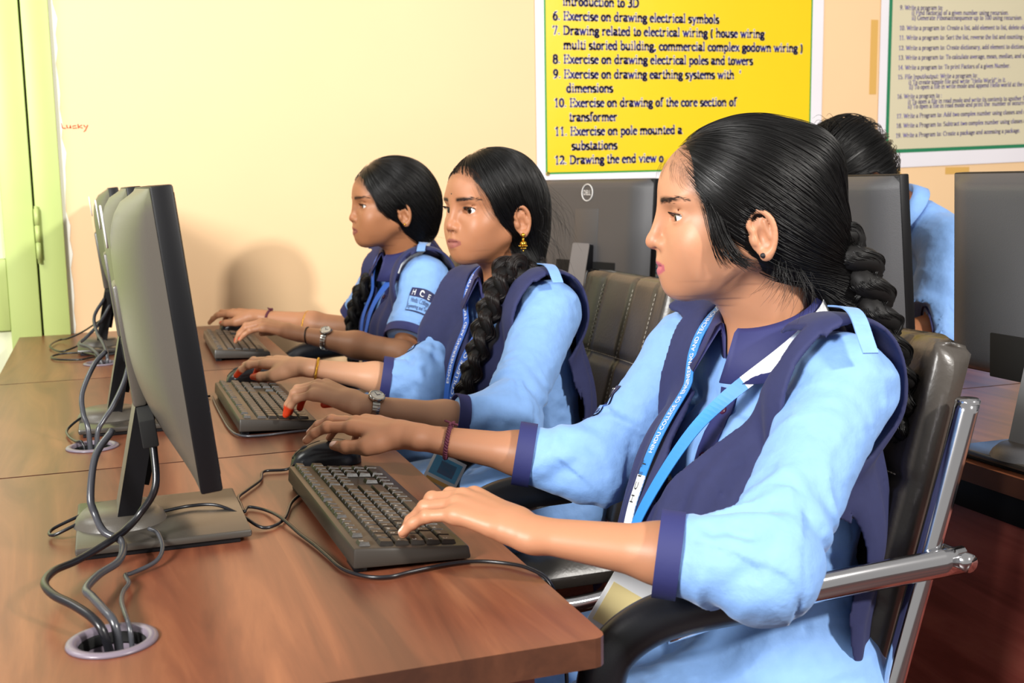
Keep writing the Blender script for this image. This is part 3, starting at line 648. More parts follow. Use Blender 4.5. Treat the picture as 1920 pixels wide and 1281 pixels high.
# ------------------------------------------------------------------ chairs
M_leather = mat('black_leather', '#443f3a', .34, spec=.6, noise=(6, .10), bump=(160, .45, .0008))
M_seam = mat('thread_light', '#b9b2a4', .7)
M_chrome = mat('chrome', '#d9d9dc', .10, 1.0)
M_pad = mat('arm_pad', '#17181d', .38, bump=(500, .2, .0005))
def chair(x, y, rz, label):
    """local: sitter faces -x; origin on the floor under the seat centre"""
    root = empty('office_chair', (x, y, 0), rz, label, 'chair', 'black leather office chairs')
    th = math.radians(15); zs = .46; hw = .205
    ex = Vector((math.sin(th), 0, math.cos(th))); nx = Vector((-math.cos(th), 0, math.sin(th)))  # up the back, out of the front face
    B0 = Vector((.165, 0, .50)); Hb = .485
    nu, nv = 49, 57
    def groove(a, pos, w=.012):
        return sum(-math.exp(-((a-p)/w)**2) for p in pos)
    us = [-.60, .0, .60]; vsm = [.30, .62]
    V = []; Fc = []
    for side in (1, -1):
        for j in range(nv):
            v = j/(nv-1)
            for i in range(nu):
                u = -1+2*i/(nu-1)
                # rounded outline
                r = .055
                xx = u*hw; zz = v*Hb
                cx = max(0, abs(xx)-(hw-r)); cz = max(0, zz-(Hb-r)); dd = math.hypot(cx, cz)
                if dd > r:
                    k = r/dd; xx = math.copysign((hw-r)+cx*k, xx) if cx > 0 else xx; zz = (Hb-r)+cz*k if cz > 0 else zz
                ed = min(hw-abs(u*hw), Hb-v*Hb, v*Hb+.02)
                rim = (1-max(0, 1-ed/.026)**2)**.5 if ed < .026 else 1
                t = .030*rim
                if side == 1:
                    t += .0065*groove(u, us, .03)*rim+.0065*groove(v, vsm, .02)*rim+.004*groove(abs(u), [.86], .02)
                    t += .012*(1-(2*v-1)**2)*.3
                p = B0 + ex*zz + Vector((0, xx, 0)) + nx*(t if side == 1 else -t) + nx*(-.03*(1-u*u)*1.0)
                V.append(p)
    n = nu*nv
    for s in (0, 1):
        for j in range(nv-1):
            for i in range(nu-1):
                a = s*n+j*nu+i; q = (a, a+1, a+nu+1, a+nu); Fc.append(q if s == 0 else q[::-1])
    for i in range(nu-1):
        for a, b in ((i, i+1), ): Fc.append((a, n+a, n+b, b)); Fc.append(((nv-1)*nu+b, n+(nv-1)*nu+b, n+(nv-1)*nu+a, (nv-1)*nu+a))
    for j in range(nv-1):
        Fc.append((j*nu, (j+1)*nu, n+(j+1)*nu, n+j*nu)); Fc.append(((j+1)*nu+nu-1, j*nu+nu-1, n+j*nu+nu-1, n+(j+1)*nu+nu-1))
    bk = mesh('backrest', V, Fc, M_leather, root, True)
    # stitches along the seams of the front face
    sb = MB()
    def fp(u, v, lift):
        t = .030+lift+.012*(1-(2*v-1)**2)*.3 - .0045
        return B0 + ex*(v*Hb) + Vector((0, u*hw, 0)) + nx*t + nx*(-.03*(1-u*u))
    def stitch(p, q):
        V_, F_ = sweep([p, q], circ(.0008, 4), (0.3, .4, .8)); sb.add(V_, F_)
    for u in us:
        for k in range(46):
            v = .04+k*.0195
            if v < .93: stitch(fp(u+.012, v, .002), fp(u+.012, v+.011, .002))
    for v in vsm:
        for k in range(44):
            u = -.85+k*.039; stitch(fp(u, v+.008, .002), fp(u+.022, v+.008, .002))
    so = sb.build('stitching', M_seam, bk); so['kind'] = 'stuff'
    # seat
    V = []; Fc = []; nu, nv = 33, 33
    for side in (1, -1):
        for j in range(nv):
            for i in range(nu):
                u = -1+2*i/(nu-1); v = -1+2*j/(nv-1)
                ed = min(1-abs(u), 1-abs(v))*.23; rim = (1-max(0, 1-ed/.04)**2)**.5 if ed < .04 else 1
                z = zs-.035+side*.035*rim+(side > 0)*(-.005*math.exp(-(u/.04)**2)-.005*math.exp(-(v/.04)**2))*rim
                V.append((-.01+u*.225, v*.225, z))
    n = nu*nv
    for s in (0, 1):
        for j in range(nv-1):
            for i in range(nu-1):
                a = s*n+j*nu+i; q = (a, a+1, a+nu+1, a+nu); Fc.append(q if s == 0 else q[::-1])
    mesh('seat', V, Fc, M_leather, root, True)
    for sgn in (-1, 1):
        Y = sgn*.232
        tp = B0+ex*(Hb-.075)
        tube('side_frame', [(tp.x+.005, Y, tp.z), (B0.x+.085, Y, B0.z+.30), (B0.x+.005, Y, B0.z+.02), (B0.x-.02, Y, zs-.055), (B0.x-.09, Y, zs-.085), (-.17, Y, zs-.085), (-.225, Y, zs-.11), (-.24, Y, .30), (-.235, Y, .05), (-.20, Y, .0145), (.0, Y, .0145), (.26, Y, .0145)], .014, M_chrome, root, n=14, res=7)
        lathe('frame_cap', [(0, .002), (.012, .002), (.0142, 0), (.0142, -.004)], M_chrome, root, 16).location = (tp.x+.005, Y, tp.z+.002)
        Ya = sgn*.252
        tube('arm_bar', [(B0.x+.095, Ya, .712), (.08, Ya, .706), (-.04, Ya, .698), (-.13, Ya, .686)], .0105, M_chrome, root, n=14, res=6, r2=.017)
        tube('arm_pad', [(-.030, Ya, .706), (-.10, Ya, .704), (-.150, Ya, .696), (-.188, Ya, .674), (-.205, Ya, .640), (-.205, Ya, .58), (-.215, Ya, .47)], .021, M_pad, root, n=16, res=7, r2=.027)
        tube('arm_bolt', [(B0.x+.092, Ya-sgn*.03, .712), (B0.x+.092, Ya+sgn*.016, .712)], .011, M_chrome, root, n=12, res=1)
    tube('cross_bar', [(.26, -.232, .0145), (.26, .232, .0145)], .013, M_chrome, root, n=12, res=1)
    tube('seat_bar', [(-.05, -.232, zs-.085), (-.05, .232, zs-.085)], .012, M_chrome, root, n=12, res=1)
    return root
chair(.668, 1.285, math.radians(0), 'black leather chrome-framed office chair the nearest student sits on')
chair(.745, 2.120, math.radians(0), 'black leather office chair of the middle student, seamed backrest showing behind the near shoulder')
chair(.66, 2.90, 0, 'black leather office chair of the farthest student, mostly hidden')
chair(2.17, 2.12, 0, 'black office chair of the bowed person, a sliver beside the rightmost monitor')

# ------------------------------------------------------------------ things on the second desk row
M_nb = mat('notebook_blue', '#5f8fb4', .5); M_paper = mat('paper_white', '#e9e6df', .7); M_nb2 = mat('notebook_pale', '#a8c4d4', .5)
NTH = ['second', 'third', 'fourth', 'fifth', 'sixth', 'seventh', 'eighth', 'ninth', 'tenth', 'eleventh']
for k in range(12):
    nb = empty('notebook', (1.63+.006*math.sin(k*2.3), 3.17+.008*math.sin(k*1.7), .75+.0135*k), math.radians(3*math.sin(k*3.1)),
               ('bottom' if k == 0 else 'top' if k == 11 else NTH[k-1])+' notebook'+(' of' if k in (0, 11) else ' from the bottom of')+' the blue stack behind the students', 'notebook', 'stack of blue notebooks')
    MB().box((-.10, -.14, .0), (.10, .14, .0018)).build('cover', M_nb, nb)
    MB().box((-.096, -.137, .0018), (.098, .137, .0112)).build('pages', M_paper if k % 2 else M_nb2, nb)
    MB().box((-.10, -.14, .0112), (.10, .14, .0130)).build('cover', M_nb, nb)
def sheet(name, x, y, z, w, d, h, rz, m, label, cat):
    o = MB().box((-w/2, -d/2, 0), (w/2, d/2, h)).build(name, m, bevel=min(.0015, h*.3)); o.location = (x, y, z); o.rotation_euler = (0, 0, rz); tag(o, label, cat); return o
sheet('paper_pile', 1.245, 2.84, .75, .15, .20, .016, .2, M_paper, 'low pile of white paper on the desk behind the middle student\'s shoulder', 'paper')
sheet('record_book', 1.25, 2.83, .767, .14, .19, .012, .35, mat('book_dark', '#3a3038', .5), 'dark record book on top of the paper pile behind the middle student', 'book')
sheet('mobile_phone', 1.25, 2.82, .780, .07, .145, .008, .1, mat('phone_blue', '#7d97a6', .2), 'grey-blue phone lying on the dark record book', 'phone')
sheet('open_register', 1.68, 2.86, .75, .20, .28, .012, .1, mat('register_paper', '#e8d9a8', .7), 'cream paper register on the desk behind the nearest student\'s chin', 'book')
o = tube('pen', [(1.64, 2.80, .7665), (1.71, 2.90, .7665)], .0042, mat('pen_blue', '#2f4f9a', .3), n=8, res=2); tag(o, 'blue pen on the cream paper register', 'pen')
# ------------------------------------------------------------------ implicit surfaces (bodies, hands, cloth)
def smin(a, b, k):
    h = np.maximum(k-np.abs(a-b), 0)/k
    return np.minimum(a, b)-h*h*k*.25
def smax(a, b, k): return -smin(-a, -b, k)
class Sdf:
    """ordered list of smooth unions / cuts of simple solids"""
    def __init__(s): s.ops = []
    def _add(s, f, lo, hi, k, mode): s.ops.append((f, np.array(lo, float), np.array(hi, float), k, mode)); return s
    def ell(s, c, r, R=None, k=.01, mode='u'):
        c = np.array(c, float); r = np.array(r, float); R = None if R is None else np.array(R, float)
        def f(P):
            q = P-c
            if R is not None: q = q @ R.T
            k0 = np.sqrt(((q/r)**2).sum(1)); k1 = np.sqrt(((q/(r*r))**2).sum(1))+1e-9
            return k0*(k0-1)/k1
        m = r.max() if R is not None else r
        return s._add(f, c-m, c+m, k, mode)
    def cap(s, a, b, ra, rb, k=.01, mode='u'):
        a = np.array(a, float); b = np.array(b, float); ba = b-a; L2 = ba@ba
        def f(P):
            q = P-a; t = np.clip(q@ba/L2, 0, 1)
            return np.sqrt(((q-t[:, None]*ba)**2).sum(1))-(ra+(rb-ra)*t)
        m = max(ra, rb); return s._add(f, np.minimum(a, b)-m, np.maximum(a, b)+m, k, mode)
    def chain(s, pts, rad, k=.006, kk=None, mode='u'):
        for i in range(len(pts)-1): s.cap(pts[i], pts[i+1], rad[i], rad[i+1], k, mode)
        return s
    def ecap(s, a, b, wa, wb, side, k=.01, mode='u'):
        """capsule of elliptic section: w=(half width along side, half thickness)"""
        a = np.array(a, float); b = np.array(b, float); u = b-a; L = np.linalg.norm(u); u /= L
        sd = np.array(side, float); sd = sd-u*(sd@u); sd /= np.linalg.norm(sd); v = np.cross(u, sd)
        def f(P):
            q = P-a; h = q@u; t = np.clip(h/L, 0, 1); o = h-t*L
            r1 = wa[0]+(wb[0]-wa[0])*t; r2 = wa[1]+(wb[1]-wa[1])*t; r3 = np.minimum(r1, r2)
            x, y = q@sd, q@v
            k0 = np.sqrt((x/r1)**2+(y/r2)**2+(o/r3)**2); k1 = np.sqrt((x/r1**2)**2+(y/r2**2)**2+(o/r3**2)**2)+1e-9
            return k0*(k0-1)/k1
        m = max(*wa, *wb); return s._add(f, np.minimum(a, b)-m, np.maximum(a, b)+m, k, mode)
    def fun(s, f, lo, hi, k=.005, mode='u'): return s._add(f, lo, hi, k, mode)
    def __call__(s, P, margin=.03):
        d = np.full(len(P), 1.0); X, Y, Z = np.ascontiguousarray(P.T)
        pl = np.array((X.min(), Y.min(), Z.min())); ph = np.array((X.max(), Y.max(), Z.max()))
        for f, lo, hi, k, mode in s.ops:
            if mode in 'us':
                e = max(margin, k)
                if (pl > hi+e).any() or (ph < lo-e).any(): continue
                if (pl > lo-e).all() and (ph < hi+e).all(): m = slice(None)
                else:
                    m = np.nonzero((X > lo[0]-e) & (X < hi[0]+e) & (Y > lo[1]-e) & (Y < hi[1]+e) & (Z > lo[2]-e) & (Z < hi[2]+e))[0]
                    if not len(m): continue
                v = f(P[m])
                d[m] = smin(d[m], v, k) if mode == 'u' else smax(d[m], -v, k)
            elif mode == 'i': d = smax(d, f(P), k)
            elif mode == 'd': d = f(P, d)
        return d
    def bounds(s):
        U = [o for o in s.ops if o[4] == 'u']
        return np.min([o[1] for o in U], 0), np.max([o[2] for o in U], 0)
def polygonise(F, h, lo=None, hi=None, B=4):
    """naive surface nets on a block-sparse grid; returns verts, quads"""
    if lo is None: lo, hi = F.bounds()
    lo = np.array(lo, float)-2.5*h; hi = np.array(hi, float)+2.5*h
    nb = np.ceil((hi-lo)/(h*B)).astype(int); n = nb*B+1
    ax = [lo[i]+(np.arange(nb[i])+.5)*h*B for i in range(3)]
    G = np.stack(np.meshgrid(*ax, indexing='ij'), -1).reshape(-1, 3)
    thr = B*h*.87*(1.35 if not any(o[4] == 'd' for o in F.ops) else 1.9)
    d0 = F(G, max(.03, thr*1.3))
    vol = np.empty(n, np.float32)
    sg = np.where(d0.reshape(nb) < 0, -1., 1.)
    vol[:-1, :-1, :-1] = np.kron(sg, np.ones((B, B, B), np.float32)); vol[-1] = 1; vol[:, -1] = 1; vol[:, :, -1] = 1
    act = np.nonzero(np.abs(d0) < thr)[0]
    bi = np.stack(np.unravel_index(act, nb), -1)
    o = np.stack(np.meshgrid(*[np.arange(B+1)]*3, indexing='ij'), -1).reshape(-1, 3)
    CH = 200
    order = np.lexsort((bi[:, 2]//8, bi[:, 1]//8, bi[:, 0]//8)); bi = bi[order]
    for s in range(0, len(bi), CH):
        idx = (bi[s:s+CH, None, :]*B+o[None]).reshape(-1, 3)
        v = F(lo+idx*h, thr*1.2)
        vol[idx[:, 0], idx[:, 1], idx[:, 2]] = v
    ins = vol < 0
    c = ins[:-1, :-1, :-1].astype(np.int8)
    for dx, dy, dz in ((1,0,0),(0,1,0),(0,0,1),(1,1,0),(1,0,1),(0,1,1),(1,1,1)):
        c += ins[dx:n[0]-1+dx, dy:n[1]-1+dy, dz:n[2]-1+dz]
    cell = np.argwhere((c > 0) & (c < 8))
    vid = np.full(c.shape, -1, np.int32); vid[tuple(cell.T)] = np.arange(len(cell))
    cor = np.array([(0,0,0),(1,0,0),(0,1,0),(1,1,0),(0,0,1),(1,0,1),(0,1,1),(1,1,1)])
    val = np.stack([vol[tuple((cell+q).T)] for q in cor], 1)
    acc = np.zeros((len(cell), 3)); cnt = np.zeros(len(cell))
    for a, b in ((0,1),(2,3),(4,5),(6,7),(0,2),(1,3),(4,6),(5,7),(0,4),(1,5),(2,6),(3,7)):
        va, vb = val[:, a], val[:, b]; m = (va < 0) != (vb < 0)
        t = np.where(m, va/np.where(m, va-vb, 1), 0)
        acc += m[:, None]*(cor[a]+t[:, None]*(cor[b]-cor[a])); cnt += m
    V = lo+(cell+acc/cnt[:, None])*h
    Q = []
    for axis in range(3):
        e = np.zeros(3, int); e[axis] = 1
        s0 = ins[:n[0]-e[0], :n[1]-e[1], :n[2]-e[2]]; s1 = ins[e[0]:, e[1]:, e[2]:]
        E_ = np.argwhere(s0 != s1)
        u, w = [(1, 2), (2, 0), (0, 1)][axis]
        E_ = E_[(E_[:, u] > 0) & (E_[:, w] > 0) & (E_[:, u] < n[u]-1) & (E_[:, w] < n[w]-1)]
        def at(du, dw):
            p = E_.copy(); p[:, u] -= du; p[:, w] -= dw; return vid[tuple(p.T)]
        q = np.stack([at(1, 1), at(0, 1), at(0, 0), at(1, 0)], 1)
        fl = s0[tuple(E_.T)]
        q = np.where(fl[:, None], q, q[:, ::-1]); Q.append(q)
    Q = np.concatenate(Q); Q = Q[(Q >= 0).all(1)]
    return V, Q
def relax(V, Q, it=2, f=.5):
    """light Laplacian smoothing"""
    n = len(V)
    A = np.concatenate([Q[:, 0], Q[:, 1], Q[:, 2], Q[:, 3]]); Bq = np.concatenate([Q[:, 1], Q[:, 2], Q[:, 3], Q[:, 0]])
    deg = np.bincount(A, minlength=n)+np.bincount(Bq, minlength=n)
    for _ in range(it):
        S = np.stack([np.bincount(A, V[Bq, k], n)+np.bincount(Bq, V[A, k], n) for k in range(3)], 1)
        V = V+f*(S/np.maximum(deg, 1)[:, None]-V)
    return V
def grad(F, P, e=.0012):
    g = np.stack([F(P+np.eye(3)[k]*e)-F(P-np.eye(3)[k]*e) for k in range(3)], 1)
    return g/(np.linalg.norm(g, axis=1)[:, None]+1e-9)
def snap(F, P, off=.0, it=5):
    """pulls points onto the surface (plus offset)"""
    P = np.array(P, float)
    for _ in range(it):
        d = F(P, .2); P = P-grad(F, P)*(d-off)[:, None]*.85
    return P
def frame(fwd, up=(0, 0, 1)):
    """rows: forward, left, up"""
    f = np.array(fwd, float); f /= np.linalg.norm(f); u = np.array(up, float); u = u-f*(u@f); u /= np.linalg.norm(u)
    return np.stack([f, np.cross(u, f), u])
_H = RNG.random((64, 64, 64)).astype(np.float32)
def vnoise(P):
    i = np.floor(P).astype(int); f = P-i; f = f*f*(3-2*f); r = 0
    for dx in (0, 1):
        for dy in (0, 1):
            for dz in (0, 1):
                w = (f[:, 0] if dx else 1-f[:, 0])*(f[:, 1] if dy else 1-f[:, 1])*(f[:, 2] if dz else 1-f[:, 2])
                r = r+w*_H[(i[:, 0]+dx) & 63, (i[:, 1]+dy) & 63, (i[:, 2]+dz) & 63]
    return r*2-1
# ------------------------------------------------------------------ people: shared parts
M_skin = mat('skin', '#c08862', .46, spec=.38, sss=.12, attr='col', bump=(420, .10, .0006))
M_hair = mat('hair_black', '#060505', .38, spec=.42)
M_hair2 = mat('hair_core', '#0a0808', .6, spec=.3)
M_brow = mat('brow_hair', '#1c1210', .6)
M_sclera = mat('eye_white', '#e6dfda', .12, coat=1); M_iris = mat('iris_brown', '#1a0b07', .2, coat=.6); M_pupil = mat('pupil', '#050303', .05, coat=1)
BODY_LOC = {}
def attach(o, parent):
    o.parent = parent; o.matrix_parent_inverse = Matrix.Translation(-parent.location); return o
def strands(name, paths, rad, m, parent, tip=.35):
    """hair strands from an (N, n, 3) array"""
    P = np.asarray(paths, np.float32); N, n, _ = P.shape
    hc = bpy.data.hair_curves.new(name); hc.add_curves([n]*N)
    hc.attributes['position'].data.foreach_set('vector', P.reshape(-1))
    at = hc.attributes.get('radius') or hc.attributes.new('radius', 'FLOAT', 'POINT')
    r = np.tile(np.interp(np.linspace(0, 1, n), [0, .12, .7, 1], [.35, 1, 1, tip])*rad, N).astype(np.float32)
    at.data.foreach_set('value', r)
    hc.materials.append(m); o = bpy.data.objects.new(name, hc); COL.objects.link(o); attach(o, parent); return o
def head_sdf(q):
    """x forward, y left, z up, origin between the ear canals; q holds small facial differences"""
    F = Sdf(); g = q.get
    fw = g('face_w', 1.0)
    F.ell((-.008, 0, .040), (.095, .073, .086), k=.02)                     # cranium
    F.ell((.033, 0, .050), (.061, .055, .055), k=.02)                      # forehead
    F.ell((.036, 0, -.010), (.055, .055*fw, .054), k=.02)                  # mid face
    F.ell((.048, 0, -.036), (.036, .036*fw, .034), k=.024)                  # lower face
    for s in (1, -1):
        F.ell((.056, s*.036*fw, -.012), (.026, .022, .022), k=.024)        # cheekbone
        F.ell((.060, s*.028*fw, -.034), (.022, .019, .021), k=.022)        # cheek
        F.cap((.006, s*.042*fw, -.032), (.064, s*.014, -.062), .013, .0145, k=.030)   # jaw
        F.ell((.0735, s*.024, .0385), (.0100, .018, .0070), k=.020)          # brow ridge
    F.ell((.072, 0, -.0665), (.0185, .019, .0150), k=.016)                 # chin
    F.ell((.0705, 0, -.040), (.0265, .028, .027), k=.018)                    # muzzle
    for s in (1, -1): F.ell((.1000, s*.0335, .0195), (.0185, .0170, .0105), k=.014, mode='s')   # eye sockets
    nl = g('nose', 0.)
    F.cap((.0875, 0, .034), (.0985+nl, 0, -.004), .0062, .0070, k=.011)    # nose bridge
    F.ell((.1000+nl, 0, -.0115), (.0098, .0092, .0088), k=.008)            # tip
    for s in (1, -1):
        F.ell((.0915, s*.0115, -.0150), (.0095, .0066, .0072), k=.005)     # wings
        F.ell((.0975+nl, s*.0058, -.0208), (.0042, .0028, .0030), k=.003, mode='s')          # nostrils
    F.cap((.0925, 0, -.022), (.0945, 0, -.033), .0035, .004, k=.008)       # philtrum
    # lips
    lf = g('lips', 1.0); lz = g('lip_z', 0.)
    up = [(.0800, 0.0213, -.0405+lz), (.0905, .0135, -.0368+lz), (.0936, .0045, -.0352+lz), (.0936, -.0045, -.0352+lz), (.0905, -.0135, -.0368+lz), (.0800, -0.0213, -.0405+lz)]
    F.chain(up, [.0026, .0042*lf, .0050*lf, .0050*lf, .0042*lf, .0026], k=.004)
    dn = [(.0790, 0.0193, -.0425+lz), (.0880, .0125, -.0468+lz), (.0925, .0040, -.0482+lz), (.0925, -.0040, -.0482+lz), (.0880, -.0125, -.0468+lz), (.0790, -0.0193, -.0425+lz)]
    F.chain(dn, [.0026, .0048*lf, .0060*lf, .0060*lf, .0048*lf, .0026], k=.004)
    mo = [(.0830, 0.0228, -.0408+lz), (.0950, .0130, -.0412+lz), (.1010, 0, -.0418+lz), (.0950, -.0130, -.0412+lz), (.0830, -0.0228, -.0408+lz)]
    F.chain(mo, [.0008, .0011, .0012, .0011, .0008], k=.0025, mode='s')
    # lids: a ball with an almond slit
    op = g('eye_open', 1.0)
    for s in (1, -1):
        F.ell((.0696, s*.0320, .0188), (.0142, .0146, .0138), k=.005)
        tilt = math.radians(4)*s
        R = [[1, 0, 0], [0, math.cos(tilt), math.sin(tilt)], [0, -math.sin(tilt), math.cos(tilt)]]
        F.ell((.0808, s*.0325, .0180), (.0120, .0148, .0043*op), R, k=.0015, mode='s')
        F.cap((.0815, s*.020, .0285), (.0760, s*.044, .0262), .0008, .0008, k=.004, mode='s')   # lid crease
    # ears
    for s in (1, -1):
        an = math.radians(17)*s      # flare outwards at the back
        R = np.array([[math.cos(an), -math.sin(an), 0], [math.sin(an), math.cos(an), 0], [0, 0, 1]])
        tl = math.radians(-12); T2 = np.array([[math.cos(tl), 0, math.sin(tl)], [0, 1, 0], [-math.sin(tl), 0, math.cos(tl)]])
        Re = T2 @ R; c = np.array((-.013, s*.0705, -.004))
        loc = lambda x, y, z: c+Re.T @ np.array((x, s*y, z))
        F.ell(c, (.0165, .0045, .0275), Re, k=.005)
        rim = [loc(.006, .004, -.002), loc(.0125, .005, .012), loc(.006, .006, .025), loc(-.006, .007, .0255), loc(-.0145, .007, .013), loc(-.0150, .006, -.004), loc(-.009, .005, -.019), loc(-.001, .004, -.026)]
        rr = np.interp(np.linspace(0, 1, 22), np.linspace(0, 1, 8), [.0020, .0026, .0028, .0029, .0029, .0028, .0030, .0042]); F.chain(spline(rim, 3), rr, k=.003)
        F.ell(loc(.001, .0075, -.004), (.0072, .0075, .0105), Re, k=.004, mode='s')     # concha
        F.cap(loc(-.006, .0045, .013), loc(-.009, .0045, -.006), .0022, .0026, k=.004)  # antihelix
        F.ell(loc(.0100, .0035, -.006), (.0042, .0035, .0062), Re, k=.004)              # tragus
        F.ell(loc(.001, .003, -.0255), (.0070, .0042, .0072), Re, k=.004)               # lobe
    # neck
    nb = np.array(q['neck'])      # neck base in head space
    F.ecap((-.028, 0, -.030), nb, (.043, .043), (.047, .046), (0, 1, 0), k=.026)
    F.ell((-.055, 0, -.005), (.045, .055, .050), k=.03)
    F.cap(nb+(.01, 0, -.02), nb+(.0, .060, -.055), .040, .028, k=.03); F.cap(nb+(.01, 0, -.02), nb+(.0, -.060, -.055), .040, .028, k=.03)
    F.cap((.030, .0, -.052), nb+(.03, 0, .03), .024, .026, k=.03)
    return F
def skin_colour(Vl, base, lip, kind='head', q={}):
    """natural pigment: lips, brow zone, ears a little redder"""
    n = len(Vl); c = np.tile(np.array(srgb(base)), (n, 1))
    x, y, z = Vl.T; lz = q.get('lip_z', 0)
    if kind == 'head':
        ay = np.abs(y)
        w = np.clip(1-np.abs((z-(-.0420+lz))/np.where(z > -.042+lz, .0090-.0055*(ay/.022)**1.5, .0118-.008*(ay/.022)**1.5)), 0, 1)
        m = np.clip(w*5, 0, 1)*(x > .074)*(ay < .0225)
        c = c*(1-m[:, None])+np.array(srgb(lip))*m[:, None]
        ic = np.clip(1-np.hypot((y/.012), (z+.012)/.012), 0, 1)*(x > .09)
        c = c*(1-.12*ic[:, None]*np.array([.2, 1, 1, 0]))
        t = np.clip((ay-.0115)/.036, 0, 1); zb = .0378+.0034*np.sin(PI*np.minimum(t/1.3, 1))-.0012*t; hb = .0044*(1-.55*t**1.5)
        b = np.clip(1.25-np.abs(z-zb)/hb, 0, 1)*np.clip((ay-.0095)/.005, 0, 1)*np.clip((.0490-ay)/.004, 0, 1)*(x > .04)
        c = c*(1-.88*b[:, None])+np.array(srgb('#1c100d'))*.88*b[:, None]
    return c
def add_col(me, cols):
    a = me.color_attributes.new('col', 'FLOAT_COLOR', 'POINT'); a.data.foreach_set('color', np.asarray(cols, np.float32).ravel())
def eyeball(parent, M3, O, c, gaze, name='eye'):
    """lathed about the gaze axis: pupil, iris, sclera"""
    prof = [(0, 0), (9, 0), (11, 0), (14, 1), (22, 1), (30, 1), (31, 2), (40, 2), (55, 2), (75, 2), (100, 2)]
    r = .0126; n = 28; V = [(r, 0, 0)]; Fc = []; mi = []
    for k, (dg, _) in enumerate(prof[1:]):
        a = math.radians(dg); rr = r*(1.02 if dg < 30 else 1)
        for i in range(n):
            b = 2*PI*i/n; V.append((rr*math.cos(a), r*math.sin(a)*math.cos(b), r*math.sin(a)*math.sin(b)))
    for i in range(n): Fc.append((0, 1+i, 1+(i+1) % n)); mi.append(2)
    for k in range(len(prof)-2):
        for i in range(n):
            a = 1+k*n+i; b = 1+k*n+(i+1) % n; Fc.append((a, a+n, b+n, b)); mi.append(2-prof[k+1][1])
    G = frame(gaze)
    V = np.array(V) @ G + np.array(c)          # head space
    W = V @ M3 + O
    o = mesh(name, W, Fc, M_sclera, None, True); o.data.materials.append(M_iris); o.data.materials.append(M_pupil)
    for p, m_ in zip(o.data.polygons, mi): p.material_index = m_
    attach(o, parent); return o
def hair_shell_strands(F, n, gather, centre, lo, hi, rng, keep, npt=16, lift=(.0002, .0025), swirl=.006, stop=(.75, 1.02)):
    """strands combed over the shell F from random roots to the gather direction"""
    out = []
    c = np.array(centre); tries = 0
    while sum(map(len, out)) < n and tries < 30:
        tries += 1
        D = rng.normal(size=(n*3, 3)); D /= np.linalg.norm(D, axis=1)[:, None]
        t = np.full(len(D), .09)
        # march outward to the surface
        a = np.zeros(len(D)); b = np.full(len(D), .22)
        for _ in range(14):
            m = (a+b)/2; d = F(c+D*m[:, None], .3); a = np.where(d < 0, m, a); b = np.where(d < 0, b, m)
        R = c+D*a[:, None]
        ok = keep(R); out.append(R[ok])
    R = np.concatenate(out)[:n]
    g = np.array(gather); dg = g-c; lg = np.linalg.norm(dg); dg /= lg
    d0 = R-c; r0 = np.linalg.norm(d0, axis=1); d0 /= r0[:, None]
    om = np.arccos(np.clip(d0@dg, -1, 1))
    end = rng.uniform(*stop, len(R)); T = np.linspace(0, 1, npt)[None]*end[:, None]
    so = np.sin(om)[:, None]+1e-6
    w0 = np.sin((1-T)*om[:, None])/so; w1 = np.sin(T*om[:, None])/so
    D = d0[:, None]*w0[..., None]+dg*w1[..., None]; D /= np.linalg.norm(D, axis=2)[..., None]
    Df = D.reshape(-1, 3); a = np.zeros(len(Df)); b = np.full(len(Df), .22)
    for _ in range(15):
        m = (a+b)/2; d = F(c+Df*m[:, None], .3); a = np.where(d < 0, m, a); b = np.where(d < 0, b, m)
    lf = rng.uniform(*lift, len(R))[:, None]*np.ones_like(T)
    ph = rng.uniform(0, 6.28, (len(R), 3)); am = rng.normal(0, swirl*.18, (len(R), 3))
    P = c+Df*(a+lf.ravel())[:, None]; P = P.reshape(len(R), npt, 3)
    wob = np.sin(T[..., None]*5+ph[:, None])*am[:, None]*np.minimum(T*3, 1)[..., None]
    return P+wob
def braid(path, side, w0, w1, turns, rng, per=100, npt=110, flat=.55):
    """three interlaced bundles along a path; returns (bundle centre lines, bundle radii, strand array)"""
    C_ = spline(path, 16); L = np.concatenate([[0], np.cumsum(np.linalg.norm(np.diff(C_, axis=0), axis=1))]); L /= L[-1]
    s = np.linspace(0, 1, npt); P = np.stack([np.interp(s, L, C_[:, k]) for k in range(3)], 1)
    T = np.gradient(P, axis=0); T /= np.linalg.norm(T, axis=1)[:, None]
    sd = np.array(side, float)-T*(T@np.array(side, float))[:, None]; sd /= np.linalg.norm(sd, axis=1)[:, None]; dp = np.cross(T, sd)
    w = (w0+(w1-w0)*s)[:, None]; cl = []; st = []
    for k in range(3):
        th = 2*PI*turns*s+2*PI*k/3
        c = P+sd*w*.52*np.sin(th)[:, None]+dp*w*flat*np.sin(2*th)[:, None]*.8
        cl.append(c)
        a = rng.uniform(0, 2*PI, per); r = np.sqrt(rng.uniform(.25, 1, per))
        tw = 1.2*s[None]*turns
        ang = a[:, None]+tw
        off = sd[None]*(r[:, None]*np.cos(ang))[..., None]*w*.60+dp[None]*(r[:, None]*np.sin(ang))[..., None]*w*.60
        st.append(c[None]+off+rng.normal(0, .0006, (per, 1, 3))*np.sin(s*9)[None, :, None])
    return cl, (w0+(w1-w0)*s)*.50, np.concatenate(st)
def tube_var(pts, rad, n=10):
    V, Fc = sweep(pts, circ(1, n), (.3, .2, .93), scale=rad); return V, Fc
